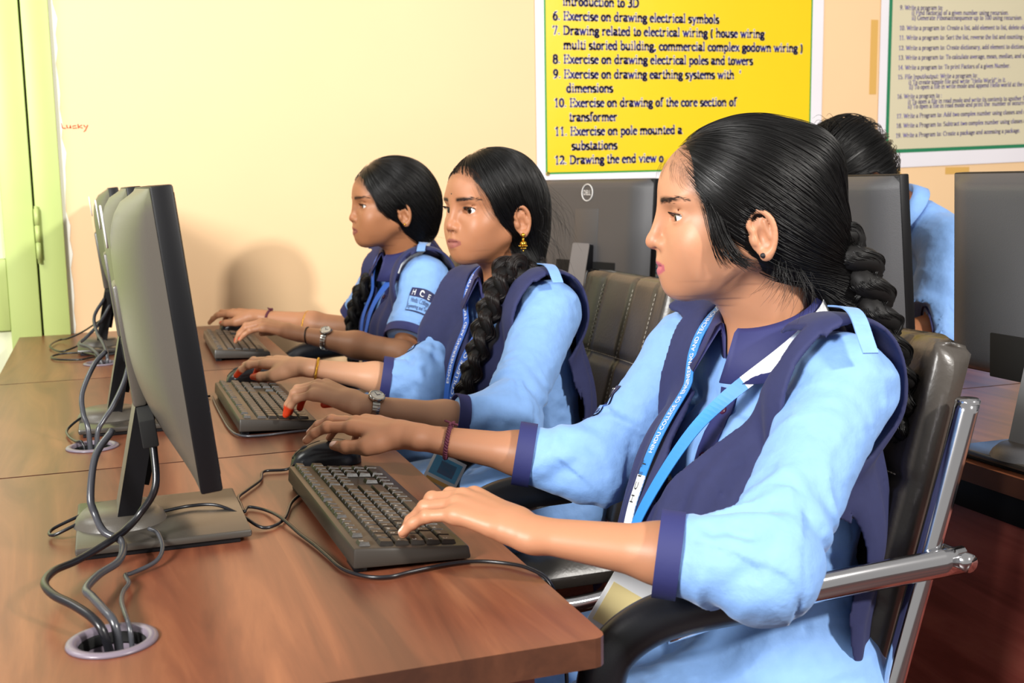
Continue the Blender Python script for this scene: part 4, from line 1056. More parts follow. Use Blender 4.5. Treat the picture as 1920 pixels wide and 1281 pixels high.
# ------------------------------------------------------------------ people: hands, arms, clothes
M_shirt = mat('shirt_blue', '#7da7e1', .72, sheen=.15, noise=(60, .04), bump=(46, .5, .004))
M_navy = mat('navy_cloth', '#252a55', .8, sheen=.08, noise=(90, .06), bump=(45, .22, .003))
M_navy2 = mat('navy_cotton', '#262a60', .7, bump=(70, .2, .002))
M_trous = mat('trouser_navy', '#2b2c4e', .8)
M_gold = mat('gold', '#d9a83c', .22, .95); M_steel = mat('watch_steel', '#b9b6ae', .2, 1.0); M_dial = mat('watch_dial', '#e9e4d6', .25)
M_red = mat('red_thread', '#5a2236', .8, bump=(300, .5, .001)); M_bangle = mat('black_band', '#15110f', .5)
M_lany = mat('lanyard_blue', '#2f86d6', .5); M_lany2 = mat('lanyard_deep', '#2b62c4', .5); M_lwhite = mat('lanyard_white', '#eef0f2', .6); M_lorange = mat('lanyard_orange', '#dd6a3c', .6)
M_txt = mat('print_white', '#f6f8fb', .6); M_txtn = mat('print_navy', '#1f2450', .6)
M_button = mat('button_plum', '#4a1f38', .25)
def hand(F, W, fw, up, t, pose, sc=1.0):
    """adds a hand; pose: per finger (pitch, bend, bend, splay) in degrees, thumb as three local points. returns fingertip info"""
    Rm = frame(fw, up); f, l, u = Rm; W = np.array(W, float)
    loc = lambda x, y, z: W+(x*f+t*y*l+z*u)*sc
    F.ecap(loc(-.012, 0, 0), loc(.022, .002, 0), (.0235*sc, .0165*sc), (.0275*sc, .0165*sc), l, k=.012)
    F.ecap(loc(.022, .002, 0), loc(.070, .0, .002), (.0275*sc, .0160*sc), (.0355*sc, .0125*sc), l, k=.012)
    MC = [(.086, .026, .002), (.090, .0065, .004), (.085, -.0125, .003), (.076, -.0295, -.001)]
    LEN = [(.040, .024, .020), (.044, .027, .021), (.041, .026, .020), (.032, .019, .017)]
    info = []
    for i in range(4):
        rs = (1, 1, .96, .86)[i]*sc
        p = loc(*MC[i]); F.ell(p-u*.002*sc, np.array([.0098]*3)*rs, k=.010)
        F.cap(loc(.035, MC[i][1]*.75, 0), p, .011*rs, .0092*rs, k=.008)
        a = 0; pts = [p]; P = pose[i]
        for j in range(3):
            a += math.radians(P[j]); sp = math.radians(P[3])
            d = math.cos(a)*(math.cos(sp)*f+math.sin(sp)*t*l)-math.sin(a)*u
            pts.append(pts[-1]+d*LEN[i][j]*sc)
        rad = [.0090*rs, .0080*rs, .0072*rs, .0060*rs]
        F.chain(pts, rad, k=.0035)
        F.ell(pts[1], np.array([.0083]*3)*rs, k=.004); 
        n = math.sin(a)*(math.cos(sp)*f+math.sin(sp)*t*l)+math.cos(a)*u
        info.append((pts[3], d, n, .0060*rs, pts[2]))
    T = [loc(*q) for q in pose[4]]
    F.cap(loc(.018, .016, -.004), T[0], .0150*sc, .0125*sc, k=.012)
    F.chain([T[0], T[1], T[2]], [.0120*sc, .0095*sc, .0070*sc], k=.005)
    F.ell((loc(.030, .020, -.006)+T[0])/2, np.array([.016, .016, .013])*sc, k=.012)
    d = (T[2]-T[1])/np.linalg.norm(T[2]-T[1]); n = u*.75+t*l*.5; n = n-d*(n@d); n /= np.linalg.norm(n)
    info.append((T[2], d, n, .0070*sc, T[1]))
    return info
def arm_sdf(E, W, fw, up, t, pose, re, sc=1.0):
    F = Sdf(); E = np.array(E, float); W = np.array(W, float)
    side = frame(fw, up)[1]; m = E+(W-E)*.42
    F.ecap(E, m, (re, re), (re*1.0, re*.94), side, k=.02)
    F.ecap(m, W, (re*1.0, re*.94), (.0235*sc, .0165*sc), side, k=.02)
    F.ell(E, (re*1.02,)*3, k=.02)
    inf = hand(F, W, fw, up, t, pose, sc); return F, inf
def arm_cols(V, base, info, henna=None, nail='#eec4b4'):
    c = np.tile(np.array(srgb(base)), (len(V), 1))
    kn = np.zeros(len(V))
    for p, d, n, r, pm in info:
        q = V-p
        if henna is not None:
            L = np.linalg.norm(p-pm); al = q@d; rr = np.linalg.norm(q-al[:, None]*d, axis=1)
            m = np.clip((al+L*1.05)/.004, 0, 1)*(rr < .0125)*(al < .012)
            c = c*(1-m[:, None])+np.array(srgb(henna))*m[:, None]
        s = np.cross(d, n); a, b, e = (q@d+.002)/.0072, (q@s)/(r*.82), q@n
        m = (np.clip((1-(a*a+b*b))*6, 0, 1))*(e > r*.25)
        c = c*(1-m[:, None])+np.array(srgb(nail))*m[:, None]
    return c
def ring_band(name, C_, ax, rx, rz, w, m, parent, side, th=.0016, n=36, bulge=None):
    """elliptic band round a limb: centre C_, axis ax, half sizes rx (along side) / rz"""
    C_ = np.array(C_, float); ax = np.array(ax, float); ax /= np.linalg.norm(ax); sd = np.array(side, float); sd -= ax*(sd@ax); sd /= np.linalg.norm(sd); v = np.cross(ax, sd)
    prof = [(-w/2, 0), (-w/2, th), (w/2, th), (w/2, 0)]
    V = []; Fc = []
    for i in range(n):
        a = 2*PI*i/n; d = sd*math.cos(a), v*math.sin(a)
        for p, h in prof: V.append(C_+ax*p+d[0]*(rx+h)+d[1]*(rz+h))
    for i in range(n):
        j = (i+1) % n
        for q in range(4): Fc.append((i*4+q, i*4+(q+1) % 4, j*4+(q+1) % 4, j*4+q))
    o = mesh(name, V, Fc, m, None, True); attach(o, parent)
    try: o.data.set_sharp_from_angle(angle=.7)
    except Exception: pass
    return o
def ribbon(name, C_, side, nrm, w, th, m, parent):
    """flat band along centres C_ with per-point side and normal"""
    V = []; Fc = []; n = len(C_)
    for i in range(n):
        for a, b in ((-1, 0), (1, 0), (1, 1), (-1, 1)): V.append(C_[i]+side[i]*a*w/2+nrm[i]*b*th)
    for i in range(n-1):
        for q in range(4): Fc.append((i*4+q, i*4+(q+1) % 4, i*4+4+(q+1) % 4, i*4+4+q))
    Fc += [(3, 2, 1, 0), tuple((n-1)*4+q for q in range(4))]
    o = mesh(name, V, Fc, m); attach(o, parent); return o
def ribbon_text(txt, C_, side, nrm, s0, s1, height, off, m, parent, flip=1, name='lettering', lift=.0012):
    """text laid along the ribbon from arc length s0 to s1"""
    L = np.concatenate([[0], np.cumsum(np.linalg.norm(np.diff(C_, axis=0), axis=1))])
    V, Fc = font_geo(txt, 1.0); V = np.array(V); x0, x1 = V[:, 0].min(), V[:, 0].max(); y0, y1 = 0, .72
    s = s0+(V[:, 0]-x0)/(x1-x0)*(s1-s0); y = ((V[:, 1]-y0)/(y1-y0)-.5)*height*flip+off
    ip = lambda A: np.stack([np.interp(s, L, A[:, k]) for k in range(3)], 1)
    W = ip(C_)+ip(side)*y[:, None]+ip(nrm)*lift
    o = mesh(name, W, Fc, m); attach(o, parent); return o
def surf_mesh(name, F, h, m, parent, lo=None, hi=None, sm=2):
    V, Q = polygonise(F, h, lo, hi); V = relax(V, Q, sm, .5); me = np_mesh(name, V, Q); o = new_obj(name, me, m); attach(o, parent); return o

class Person:
    def __init__(s, p):
        s.p = p; g = p.get; A = lambda k: np.array(p[k], float)
        s.N, s.Ls, s.Rs, s.Le, s.Re, s.Lw, s.Rw, s.Pv = [A(k) for k in ('N', 'Ls', 'Rs', 'Le', 'Re', 'Lw', 'Rw', 'Pv')]
        l = s.Ls-s.Rs; l /= np.linalg.norm(l); u = s.N-s.Pv; u -= l*(u@l); u /= np.linalg.norm(u); f = np.cross(l, u)
        s.B = np.stack([f, l, u])          # body frame rows
        s.O = A('head'); s.M = frame(p['face'], p.get('head_up', (0, 0, 1)))
        s.rng = np.random.default_rng(p.get('seed', 1))
    def bp(s, a, b, c): return s.N+a*s.B[0]+b*s.B[1]+c*s.B[2]
    def hp(s, x, y, z): return np.array([x, y, z]) @ s.M + s.O
    def body(s):
        p = s.p; q = dict(p.get('face_q', {})); q['neck'] = (s.M @ (s.bp(-.005, 0, -.005)-s.O))
        s.q = q; F = head_sdf(q)
        V, Q = polygonise(F, p.get('res', .0016), (-.125, -.10, q['neck'][2]-.03), (.125, .10, .14)); V = relax(V, Q, 1, .3)
        cols = [skin_colour(V, p['skin'], p['lip'], 'head', q)]; s.headF = F
        VV = [V @ s.M+s.O]; QQ = [Q]; n = len(V); s.headV = V; s.headC = cols[0]
        s.tips = []
        for nm, t in (('L', -1), ('R', 1)):
            E, W = getattr(s, nm+'e'), getattr(s, nm+'w'); hd = p['hand'+nm]
            F, inf = arm_sdf(E, W, hd['fw'], hd.get('up', (0, 0, 1)), t, hd['pose'], p.get('arm_r', .034), hd.get('sc', .95)); s.tips.append(inf)
            lo, hi = F.bounds(); V, Q = polygonise(F, p.get('arm_res', .0017), lo, hi); V = relax(V, Q, 1, .35)
            cols.append(arm_cols(V, p.get('skin_arm', p['skin']), inf, p.get('henna'), p.get('nail', '#efc6b6'))); VV.append(V); QQ.append(Q+n); n += len(V)
        F = Sdf()
        F.ecap(s.bp(-.01, 0, -.10), s.bp(0, 0, -.33), (.105, .065), (.09, .06), s.B[1], k=.04)
        F.ecap(s.bp(0, 0, -.33), s.Pv, (.09, .06), (.12, .08), s.B[1], k=.04)
        F.cap(s.bp(-.01, 0, -.05), s.Ls, .04, .035, k=.04); F.cap(s.bp(-.01, 0, -.05), s.Rs, .04, .035, k=.04)
        F.cap(s.Ls, s.Le, .034, .030, k=.03); F.cap(s.Rs, s.Re, .034, .030, k=.03)
        for i, k in enumerate(p['knees']):
            k = np.array(k, float); hpv = s.Pv+s.B[1]*(.07 if i == 0 else -.07); F.cap(hpv, k, .07, .05, k=.03)
            ft = np.array(p['feet'][i], float); F.cap(k, ft+(0, 0, .05), .048, .032, k=.02); F.cap(ft+(.02, 0, .035), ft+(-.13, 0, .022), .030, .022, k=.02)
        V, Q = polygonise(F, .009); V = relax(V, Q, 2, .5)
        cols.append(np.tile(np.array(srgb(p['skin'])), (len(V), 1))); VV.append(V); QQ.append(Q+n)
        base = Vector((float(s.Pv[0]), float(s.Pv[1]), 0)); V = np.concatenate(VV)-np.array(base)
        me = np_mesh('person', V, np.concatenate(QQ)); add_col(me, np.concatenate(cols))
        s.o = new_obj('person', me, M_skin); s.o.location = base; tag(s.o, p['label'], 'person', p.get('group'))
        for sg in (1, -1): eyeball(s.o, s.M, s.O, (.0690, sg*.0320, .0185), p.get('gaze', (1, 0, -.06)))
        # brows and lashes
        for sg in (1, -1):
            n = 130; t = s.rng.uniform(0, 1, n); y = .0125+.0345*t; z = .0378+.0034*np.sin(PI*np.minimum(t/1.3, 1))-.0012*t+s.rng.normal(0, .0013, n)*(1-.6*t)
            P0 = np.stack([.0905-.026*t**1.6, sg*y, z], 1); P0 = snap(s.headF, P0, .0003)
            dr = np.stack([-.35*np.ones(n), sg*(.90*np.ones(n)), .38-.62*t], 1); dr /= np.linalg.norm(dr, axis=1)[:, None]
            P = np.stack([P0+dr*k for k in (0, .0028, .0056)], 1); P = snap(s.headF, P.reshape(-1, 3), .0006).reshape(n, 3, 3)
            strands('eyebrow', (P.reshape(-1, 3) @ s.M+s.O).reshape(n, 3, 3), .00014, M_brow, s.o)
            op = q.get('eye_open', 1.)
            n = 34; t = np.linspace(0, 1, n); ang = (t-.5)*2
            y = sg*(.0325+.0132*ang); z = .0180+.0042*op*np.sqrt(np.maximum(0, 1-ang**2))+sg*0+ang*.0010
            x = .0690+np.sqrt(np.maximum(.0142**2-(y-sg*.032)**2-(z-.0188)**2, 1e-6))+.0004
            P0 = np.stack([x, y, z], 1); L = .0055
            P = np.stack([P0, P0+np.array([.0035, 0, .0002])+np.stack([0*y, sg*.0012*ang, 0*y], 1), P0+np.array([.0060, 0, .0026])+np.stack([0*y, sg*.0035*ang, 0*y], 1)], 1)
            strands('eyelashes', (P.reshape(-1, 3) @ s.M+s.O).reshape(n, 3, 3), .00030, M_pupil, s.o)
            ln = (P0 @ s.M+s.O); V_, F_ = sweep(ln, circ(.0006, 5)); lo_ = mesh('lash_line', V_, F_, M_pupil, None, True); attach(lo_, s.o)
        return s.o
    def shirt(s):
        p = s.p; F = Sdf(); B = s.B; lw = p.get('loose', 1.0)
        F.ecap(s.bp(-.012, 0, -.085), s.bp(.0, 0, -.20), (.118, .072), (.120, .082), B[1], k=.05)
        F.ecap(s.bp(.0, 0, -.20), s.bp(.0, 0, -.36), (.120, .082), (.122, .090), B[1], k=.05)
        F.ecap(s.bp(.0, 0, -.36), s.Pv+(0, 0, .02), (.122, .090), (.165, .125), B[1], k=.06)
        for sg in (1, -1): F.ell(s.bp(.052, sg*.055, -.175), (.036, .046, .046), B, k=.05)
        F.cap(s.bp(-.012, .035, -.035), s.Ls, .040, .050, k=.035); F.cap(s.bp(-.012, -.035, -.035), s.Rs, .040, .050, k=.035)
        s.cuff = {}
        for nm in 'LR':
            S_, E, W = getattr(s, nm+'s'), getattr(s, nm+'e'), getattr(s, nm+'w'); c = p['cuff']
            r1, r2, r3 = p.get('sleeve_r', (.054, .047, .041))
            if c > 1:   # past the elbow: fraction c-1 of the forearm
                C_ = E+(W-E)*(c-1); ax = (W-E)/np.linalg.norm(W-E)
                F.cap(S_, E, r1, r2, k=.035); F.cap(E, C_+ax*.03, r2, r3, k=.03); rr = r3
            else:
                C_ = S_+(E-S_)*c; ax = (E-S_)/np.linalg.norm(E-S_); F.cap(S_, C_+ax*.03, r1, r3, k=.035); rr = r3
            s.cuff[nm] = (C_, ax, rr)
        for i, k in enumerate(p['knees']):
            k = np.array(k, float); hpv = s.Pv+B[1]*(.085 if i == 0 else -.085); F.cap(hpv, k, .092, .076, k=.06)
        sc = np.array(p.get('fold_scale', (17, 17, 26)))
        am = p.get('fold', .0062)
        el = [s.Le, s.Re]
        def disp(P, d):
            m = np.abs(d) < .03
            if not m.any(): return d
            q = P[m]; v = 1-2*np.abs(vnoise(q*sc+7)); tot = am*.40*v+am*.16*(1-2*np.abs(vnoise(q*sc*2.6+3)))
            for S_, E_, W_ in ((s.Ls, s.Le, s.Lw), (s.Rs, s.Re, s.Rw)):
                for A_, B_, wt in ((S_, E_, .9), (E_, W_, 1.25)):
                    ax = B_-A_; L_ = np.linalg.norm(ax); ax = ax/L_; r = q-A_; h = r@ax; x_ = r-h[:, None]*ax
                    ok = (h > -.03) & (h < L_+.03) & (np.linalg.norm(x_, axis=1) < .085)
                    if not ok.any(): continue
                    n_ = np.stack([h*34, x_[:, 0]*9+x_[:, 2]*7, x_[:, 1]*9], 1)
                    n_[:, 0] += 2.2*vnoise(q*11+2)
                    rd = 1-2.4*np.abs(vnoise(n_+5)); de = np.exp(-((q-E_)**2).sum(1)/.0075)+.22*(wt < 1)+.35*(wt > 1)
                    tot = tot+np.where(ok, am*1.25*wt*rd*de, 0)
            t_ = (q-s.N) @ B.T; tor = (np.abs(t_[:, 1]) < .13) & (t_[:, 2] < -.1)
            tot = tot+np.where(tor, am*.8*(1-2*np.abs(vnoise(np.stack([t_[:, 1]*26, t_[:, 0]*20, t_[:, 2]*6], 1)+9))), 0)
            for C_, ax_, _r in s.cuff.values(): tot = tot*np.where(np.linalg.norm(q-C_, axis=1) < .075, np.clip(np.abs((q-C_)@ax_)/.04, .1, 1), 1)
            tot = .011*np.tanh(tot/.011); d = d.copy(); d[m] -= tot; return d
        F._add(disp, (0, 0, 0), (0, 0, 0), 0, 'd')
        for nm in 'LR':       # open sleeve ends: trim at the cuff plane near the limb
            C_, ax, rr = s.cuff[nm]
            def cut(P, C_=C_, ax=ax, rr=rr):
                h = (P-C_)@ax; r = np.linalg.norm(P-C_-h[:, None]*ax, axis=1)
                return np.maximum(-h, np.maximum(h-.11, r-.075))
            F.fun(cut, C_-.13, C_+.13, .002, 's')
        def neckcut(P):
            q = (P-s.N) @ B.T; return np.maximum(np.hypot(q[:, 0]-.004, q[:, 1])-.050, -(q[:, 2]+.085))
        s.shirtF = F
        o = surf_mesh('shirt', F, p.get('cloth_res', .0042), M_shirt, s.o, sm=1)
        for nm in 'LR':
            C_, ax, rr = s.cuff[nm]; side = np.cross(ax, (0, 0, 1))
            ring_band('cuff', C_-ax*.006, ax, rr+.0042, rr+.0042, p.get('cuff_w', .022), M_navy2, s.o, side, .0025)
        return o
    def scarf(s):
        p = s.p; B = s.B; g = p.get('scarf', {})
        F = Sdf(); th = .0032
        body = Sdf(); wb = g.get('bottom', (.150, .130)); cm = g.get('cmin', -.42)
        body.ecap(s.bp(-.012, 0, -.090), s.bp(g.get('lean_mid', .004), 0, -.24), g.get('top', (.128, .088)), g.get('mid', (.140, .112)), B[1], k=.06)
        body.ecap(s.bp(g.get('lean_mid', .004), 0, -.24), s.bp(g.get('lean', .02), 0, -.46), g.get('mid', (.140, .112)), wb, B[1], k=.06); body.ecap(s.bp(g.get('lean', .02), 0, -.46), s.bp(g.get('lean', .02), 0, -.62), wb, wb, B[1], k=.06)
        body.cap(s.bp(-.012, .03, -.030), s.Ls+B[2]*.006, .050, .060, k=.05); body.cap(s.bp(-.012, -.03, -.030), s.Rs+B[2]*.006, .050, .060, k=.05)
        for sg in (1, -1): body.ell(s.bp(.060, sg*.055, -.180), (.044, .052, .052), B, k=.06)
        body.cap(s.Rs, s.Rs+(s.Re-s.Rs)*g.get('far_cap', .12), .060, .056, k=.05); body.cap(s.Ls, s.Ls+(s.Le-s.Ls)*.12, .060, .060, k=.05)
        seed = p.get('seed', 1)
        def shell(P):
            d = body(P, .06); q = (P-s.N) @ B.T
            d = d-.0035*np.sin(q[:, 1]*2*PI/.045+seed+3*vnoise(P*7))*np.clip((-q[:, 2]-.05)*8, 0.1, 1)*np.clip(np.abs(q[:, 0])/.07, 0, 1)-.003*vnoise(P*16)
            return np.abs(d-.0075)-th
        lo, hi = body.bounds(); F.fun(shell, lo-.02, hi+.02, .001)
        wf, wk = g.get('front_w', .135), g.get('back_w', .165); vd = g.get('v', .17); cf = g.get('cfront', -.40); cb = g.get('cback', -.60)
        fl, fr_ = g.get('wf_l', wf), g.get('wf_r', .185)
        def region(P):
            a, b, c = ((P-s.N) @ B.T).T
            inner = np.where(b > 0, g.get('in_l', .095)*np.clip(1+(c+.02)/(vd*1.5), 0, 1), .060*np.clip(1+(c+.03)/vd, 0, 1))
            outer = np.where(b > 0, fl, np.interp(-c, [.04, .12, .30], [g.get('far_top', .125), g.get('far_top', .125)+.015, fr_]))
            af = np.interp(-c, [.02, .07, .16], [-.06, -.01, .045]); ab = np.interp(-c, [.02, .07, .17], [.05, .03, g.get('ab', .034)])
            front = np.max([np.abs(b)-outer, inner-np.abs(b), af-a, cf-c], 0)
            back = np.max([np.abs(b)-wk, a-ab, cb-c], 0)
            r = np.minimum(front, back)
            hole = g.get('hole', .094)-np.hypot(a-.004, b)
            return np.maximum(r, np.where(c > -.075, hole, -1))
        F.fun(region, 0, 0, .002, 'i')
        s.scarfF = F; s.scarfB = body
        return surf_mesh('scarf', F, .0031, M_navy, s.o, lo-.02, hi+.02, sm=3)
    def outer(s):
        def f(P, m=.03):
            d = s.shirtF(P, .12)
            return np.minimum(d, s.scarfB(P, .12)-.0112)
        return f
    def collar(s):
        B = s.B; V = []; Fc = []; p = s.p
        ax = (s.O+s.M[2]*(-.05)-s.M[0]*.03)-s.bp(-.005, 0, -.02); ax /= np.linalg.norm(ax); ax = ax*.45+B[2]*.55; ax /= np.linalg.norm(ax)
        f = B[0]-ax*(B[0]@ax); f /= np.linalg.norm(f); l = np.cross(ax, f); O_ = s.bp(.000, 0, .010)
        prof = p.get('collar', [(.056, -.010), (.054, .020), (.0555, .040), (.059, .0425), (.0655, .038), (.078, .012), (.096, -.022), (.0945, -.0235), (.076, .008), (.062, .031), (.0590, .033), (.0585, -.010)])
        s.col = lambda a, r, z: O_+f*r*(1+.10*(math.cos(a)+1)/2)*math.cos(a)+l*r*(1+.10*(math.cos(a)+1)/2)*math.sin(a)+ax*(z*(1-.10*(math.cos(a)+1)/2)-.030*(math.cos(a)+1)/2)
        n = 56; k = len(prof); g0 = math.radians(p.get('collar_gap', 16))
        for i in range(n):
            a = g0+(2*PI-2*g0)*i/(n-1); fr = (math.cos(a)+1)/2     # 1 at the front
            for r, z in prof:
                dz = -.030*fr; rr = r*(1+.10*fr)
                V.append(O_+f*rr*math.cos(a)+l*rr*math.sin(a)+ax*(z*(1-.10*fr)+dz))
        for i in range(n-1):
            for q in range(k): Fc.append((i*k+q, i*k+(q+1) % k, (i+1)*k+(q+1) % k, (i+1)*k+q))
        Fc += [tuple(range(k)), tuple((n-1)*k+q for q in range(k))[::-1]]
        o = mesh('collar', V, Fc, p.get('collar_m', M_navy2), None, True); attach(o, s.o); return o
    def near_strap(s, chest, w, m_top, m_low, split=.42, n=80, name='lanyard'):
        """near side of the lanyard: from the nape over the collar fold, then down the chest"""
        R_ = math.radians
        pts = [s.col(R_(160), .066, .040), s.col(R_(120), .070, .034), s.col(R_(88), .076, .026), s.col(R_(62), .084, .010)]
        pts += list(s.project(chest, .004))
        P = spline(pts, 12); L = np.concatenate([[0], np.cumsum(np.linalg.norm(np.diff(P, axis=0), axis=1))]); t = np.linspace(0, L[-1], n)
        P = np.stack([np.interp(t, L, P[:, k]) for k in range(3)], 1)
        ax = s.N[None]+s.B[2][None]*((P-s.N)@s.B[2])[:, None]-s.B[0][None]*.02
        G = P-ax; T = np.gradient(P, axis=0); T /= np.linalg.norm(T, axis=1)[:, None]
        G -= T*(G*T).sum(1)[:, None]; G /= np.linalg.norm(G, axis=1)[:, None]; sd = np.cross(G, T)
        i = int(n*split)
        ribbon(name, P[:i+1], sd[:i+1], G[:i+1], w, .0012, m_top, s.o); o = ribbon(name, P[i:], sd[i:], G[i:], w, .0012, m_low, s.o)
        return P[i:], sd[i:], G[i:], o
    def placket(s, c0=-.07, c1=-.30, w=.032, buttons=(-.10, -.155)):
        n = 26; cc = np.linspace(c0, c1, n); P = np.array([s.bp(.14, 0, c) for c in cc]); F = s.shirtF
        for _ in range(14):
            d = F(P, .3); P = P-s.B[0]*np.minimum(d-.0015, .03)[:, None]*.9
        T = np.gradient(P, axis=0); T /= np.linalg.norm(T, axis=1)[:, None]; sd = np.tile(s.B[1], (n, 1)); nr = np.cross(sd, T); nr *= np.sign(nr@s.B[0])[:, None]
        o = ribbon('placket', P, sd, nr, w, .0016, M_navy2, s.o)
        for c in buttons:
            i = int(round((c-c0)/(c1-c0)*(n-1))); bt = lathe('button', [(0, .0012), (.0012, .0012), (.0018, .002), (.0046, .0028), (.0056, .0016), (.0056, 0)], M_button, None, 18)
            bt.matrix_world = Matrix.Translation(Vector(P[i]+nr[i]*.0016)) @ Vector(nr[i]).to_track_quat('Z', 'Y').to_matrix().to_4x4(); attach(bt, s.o)
        return o
    def project(s, pts, off=.002, F=None):
        """slides points along the body's front axis until they lie on the clothes"""
        F = F or s.outer(); P = np.array(pts, float)
        return snap(F, P, off, 6)
    def band_on(s, pts, off=.002, n=60, keep=0, smooth=4):
        P = spline(pts, 12); L = np.concatenate([[0], np.cumsum(np.linalg.norm(np.diff(P, axis=0), axis=1))]); t = np.linspace(0, L[-1], n)
        P = np.stack([np.interp(t, L, P[:, k]) for k in range(3)], 1); F = s.outer()
        P = snap(F, P, off, 6)
        for _ in range(smooth): P[1:-1] = (P[:-2]+2*P[1:-1]+P[2:])/4
        G = grad(F, P)
        for _ in range(6): G[1:-1] = (G[:-2]+2*G[1:-1]+G[2:])/4
        T = np.gradient(P, axis=0); T /= np.linalg.norm(T, axis=1)[:, None]
        G -= T*(G*T).sum(1)[:, None]; G /= np.linalg.norm(G, axis=1)[:, None]
        return P, np.cross(G, T), G
    def trousers(s):
        p = s.p; F = Sdf()
        for i, k in enumerate(p['knees']):
            k = np.array(k, float); ft = np.array(p['feet'][i], float); F.cap(k-(0, 0, .02), ft+(0, 0, .10), .066, .052, k=.02)
        return surf_mesh('trousers', F, .008, M_trous, s.o)
def wristwatch(P, C_, ax, rx, rz, side, parent, dial_dir):
    root = empty('wristwatch', (0, 0, 0)); attach(root, parent)
    ax = np.array(ax, float); ax /= np.linalg.norm(ax); sd = np.array(side, float); sd -= ax*(sd@ax); sd /= np.linalg.norm(sd); v = np.cross(ax, sd)
    n = 26
    for i in range(n):
        a = 2*PI*i/n; c = C_+sd*math.cos(a)*(rx+.0015)+v*math.sin(a)*(rz+.0015)
        nr = sd*math.cos(a)/rx+v*math.sin(a)/rz; nr /= np.linalg.norm(nr); tg = np.cross(ax, nr)
        Mx = Matrix(((ax[0], tg[0], nr[0], c[0]), (ax[1], tg[1], nr[1], c[1]), (ax[2], tg[2], nr[2], c[2]), (0, 0, 0, 1)))
        lk = MB().box((-.0062, -.0024, 0), (.0062, .0024, .0022), Mx).build('link', M_steel, None, bevel=.0005); lk.parent = root
    dd = np.array(dial_dir, float); dd -= ax*(dd@ax); dd /= np.linalg.norm(dd)
    c = C_+sd*(dd@sd)*(rx+.002)+v*(dd@v)*(rz+.002)
    Mx = Matrix.Translation(Vector(c)) @ Vector(dd).to_track_quat('Z', 'Y').to_matrix().to_4x4()
    for nm, pr, m in (('case', [(0, -.001), (.0135, -.001), (.0140, .003), (.0132, .0058), (.0112, .0064), (.0108, .0054)], M_steel), ('dial', [(0, .0052), (.0110, .0052)], M_dial)):
        o = lathe(nm, pr, m, root, 30); o.matrix_local = Mx
    hd = MB().box((-.0004, -.001, .0054), (.0004, .0080, .0058)).box((-.001, -.0005, .0054), (.0060, .0005, .0058)).build('hands', M_txtn, root); hd.matrix_local = Mx
    cr = lathe('crown', [(0, 0), (.0016, 0), (.0016, .003), (0, .003)], M_steel, root, 10); cr.matrix_local = Mx @ Matrix.Translation((.0135, 0, .002)) @ Matrix.Rotation(PI/2, 4, 'Y')
    return root
def twist_band(name, C_, ax, rx, rz, side, m, parent, r=.0022, knot=None, turns=18):
    ax = np.array(ax, float); ax /= np.linalg.norm(ax); sd = np.array(side, float); sd -= ax*(sd@ax); sd /= np.linalg.norm(sd); v = np.cross(ax, sd)
    mb = MB()
    for ph in (0, PI):
        P = []
        for i in range(120):
            a = 2*PI*i/120; w = turns*a+ph; nr = sd*math.cos(a)+v*math.sin(a)
            P.append(C_+sd*math.cos(a)*(rx+r)+v*math.sin(a)*(rz+r)+nr*math.cos(w)*r*.7+ax*math.sin(w)*r*.9)
        V, Fc = sweep(P, circ(r*.8, 6), ax, closed=True); mb.add(V, Fc)
    if knot is not None:
        k = np.array(knot, float); kc = C_+sd*(k@sd)*(rx+r)+v*(k@v)*(rz+r)
        for q in range(4):
            e = kc+k*.006+ax*(.010*math.cos(q*1.7))+np.cross(ax, k)*.010*math.sin(q*1.7+.4)
            V, Fc = sweep(spline([kc-k*.002, kc+k*.005, e], 5), circ(r*.75, 6)); mb.add(V, Fc)
    o = mb.build(name, m, None, smooth=True); attach(o, parent); return o
# ------------------------------------------------------------------ the three students
MOUSE = [(10, 22, 14, 6), (7, 22, 16, 0), (14, 26, 18, -7), (22, 28, 18, -15), ((.048, .044, -.016), (.080, .048, -.022), (.104, .043, -.026))]
TYPE = [(27, 30, 14, 5), (27, 34, 14, 1), (27, 32, 14, -5), (24, 24, 12, -12), ((.048, .040, -.014), (.074, .046, -.026), (.096, .042, -.036))]
TYPE1 = [(24, 30, 14, 12), (26, 34, 14, 3), (26, 32, 14, -7), (20, 24, 12, -18), ((.048, .040, -.014), (.074, .046, -.026), (.096, .042, -.036))]
def comb(p, H, n, gather, centre, extra=(), rad=.00048, lift=(.0002, .0028), stop=(.72, 1.02)):
    keep = lambda R: s_keep(p, R)
    P = hair_shell_strands(H, n, gather, centre, None, None, p.rng, keep, lift=lift, stop=stop)
    k = P.shape[1]; Wp = (P.reshape(-1, 3) @ p.M+p.O).reshape(-1, k, 3)
    return Wp
def s_keep(p, R): return p.headF(R, .2) > -.003
def cap_mesh(p, H, name='hair', h=.003, lo=(-.19, -.115, -.16), hi=(.11, .115, .16)):
    V, Q = polygonise(H, h, lo, hi); V = relax(V, Q, 2, .5); me = np_mesh(name, V @ p.M+p.O, Q); o = new_obj(name, me, M_hair); attach(o, p.o)
    # hair roots thin out over the scalp beyond the hairline
    hv = p.headV; d = H(hv, .05); w = np.clip(1-(d+.001)/.0085, 0, 1)**1.3*(hv[:, 2] > -.05)*.85*(.75+.5*vnoise(hv*900)); w = np.clip(w, 0, .95)[:, None]
    w = w*(np.hypot(hv[:, 0]+.010, hv[:, 2]+.002) > .034)[:, None]
    at = p.o.data.color_attributes['col']; c = np.empty(len(p.o.data.vertices)*4, np.float32); at.data.foreach_get('color', c); c = c.reshape(-1, 4)
    c[:len(hv)] = c[:len(hv)]*(1-w)+np.array(srgb('#1d1310'))*w; at.data.foreach_set('color', c.ravel()); return o
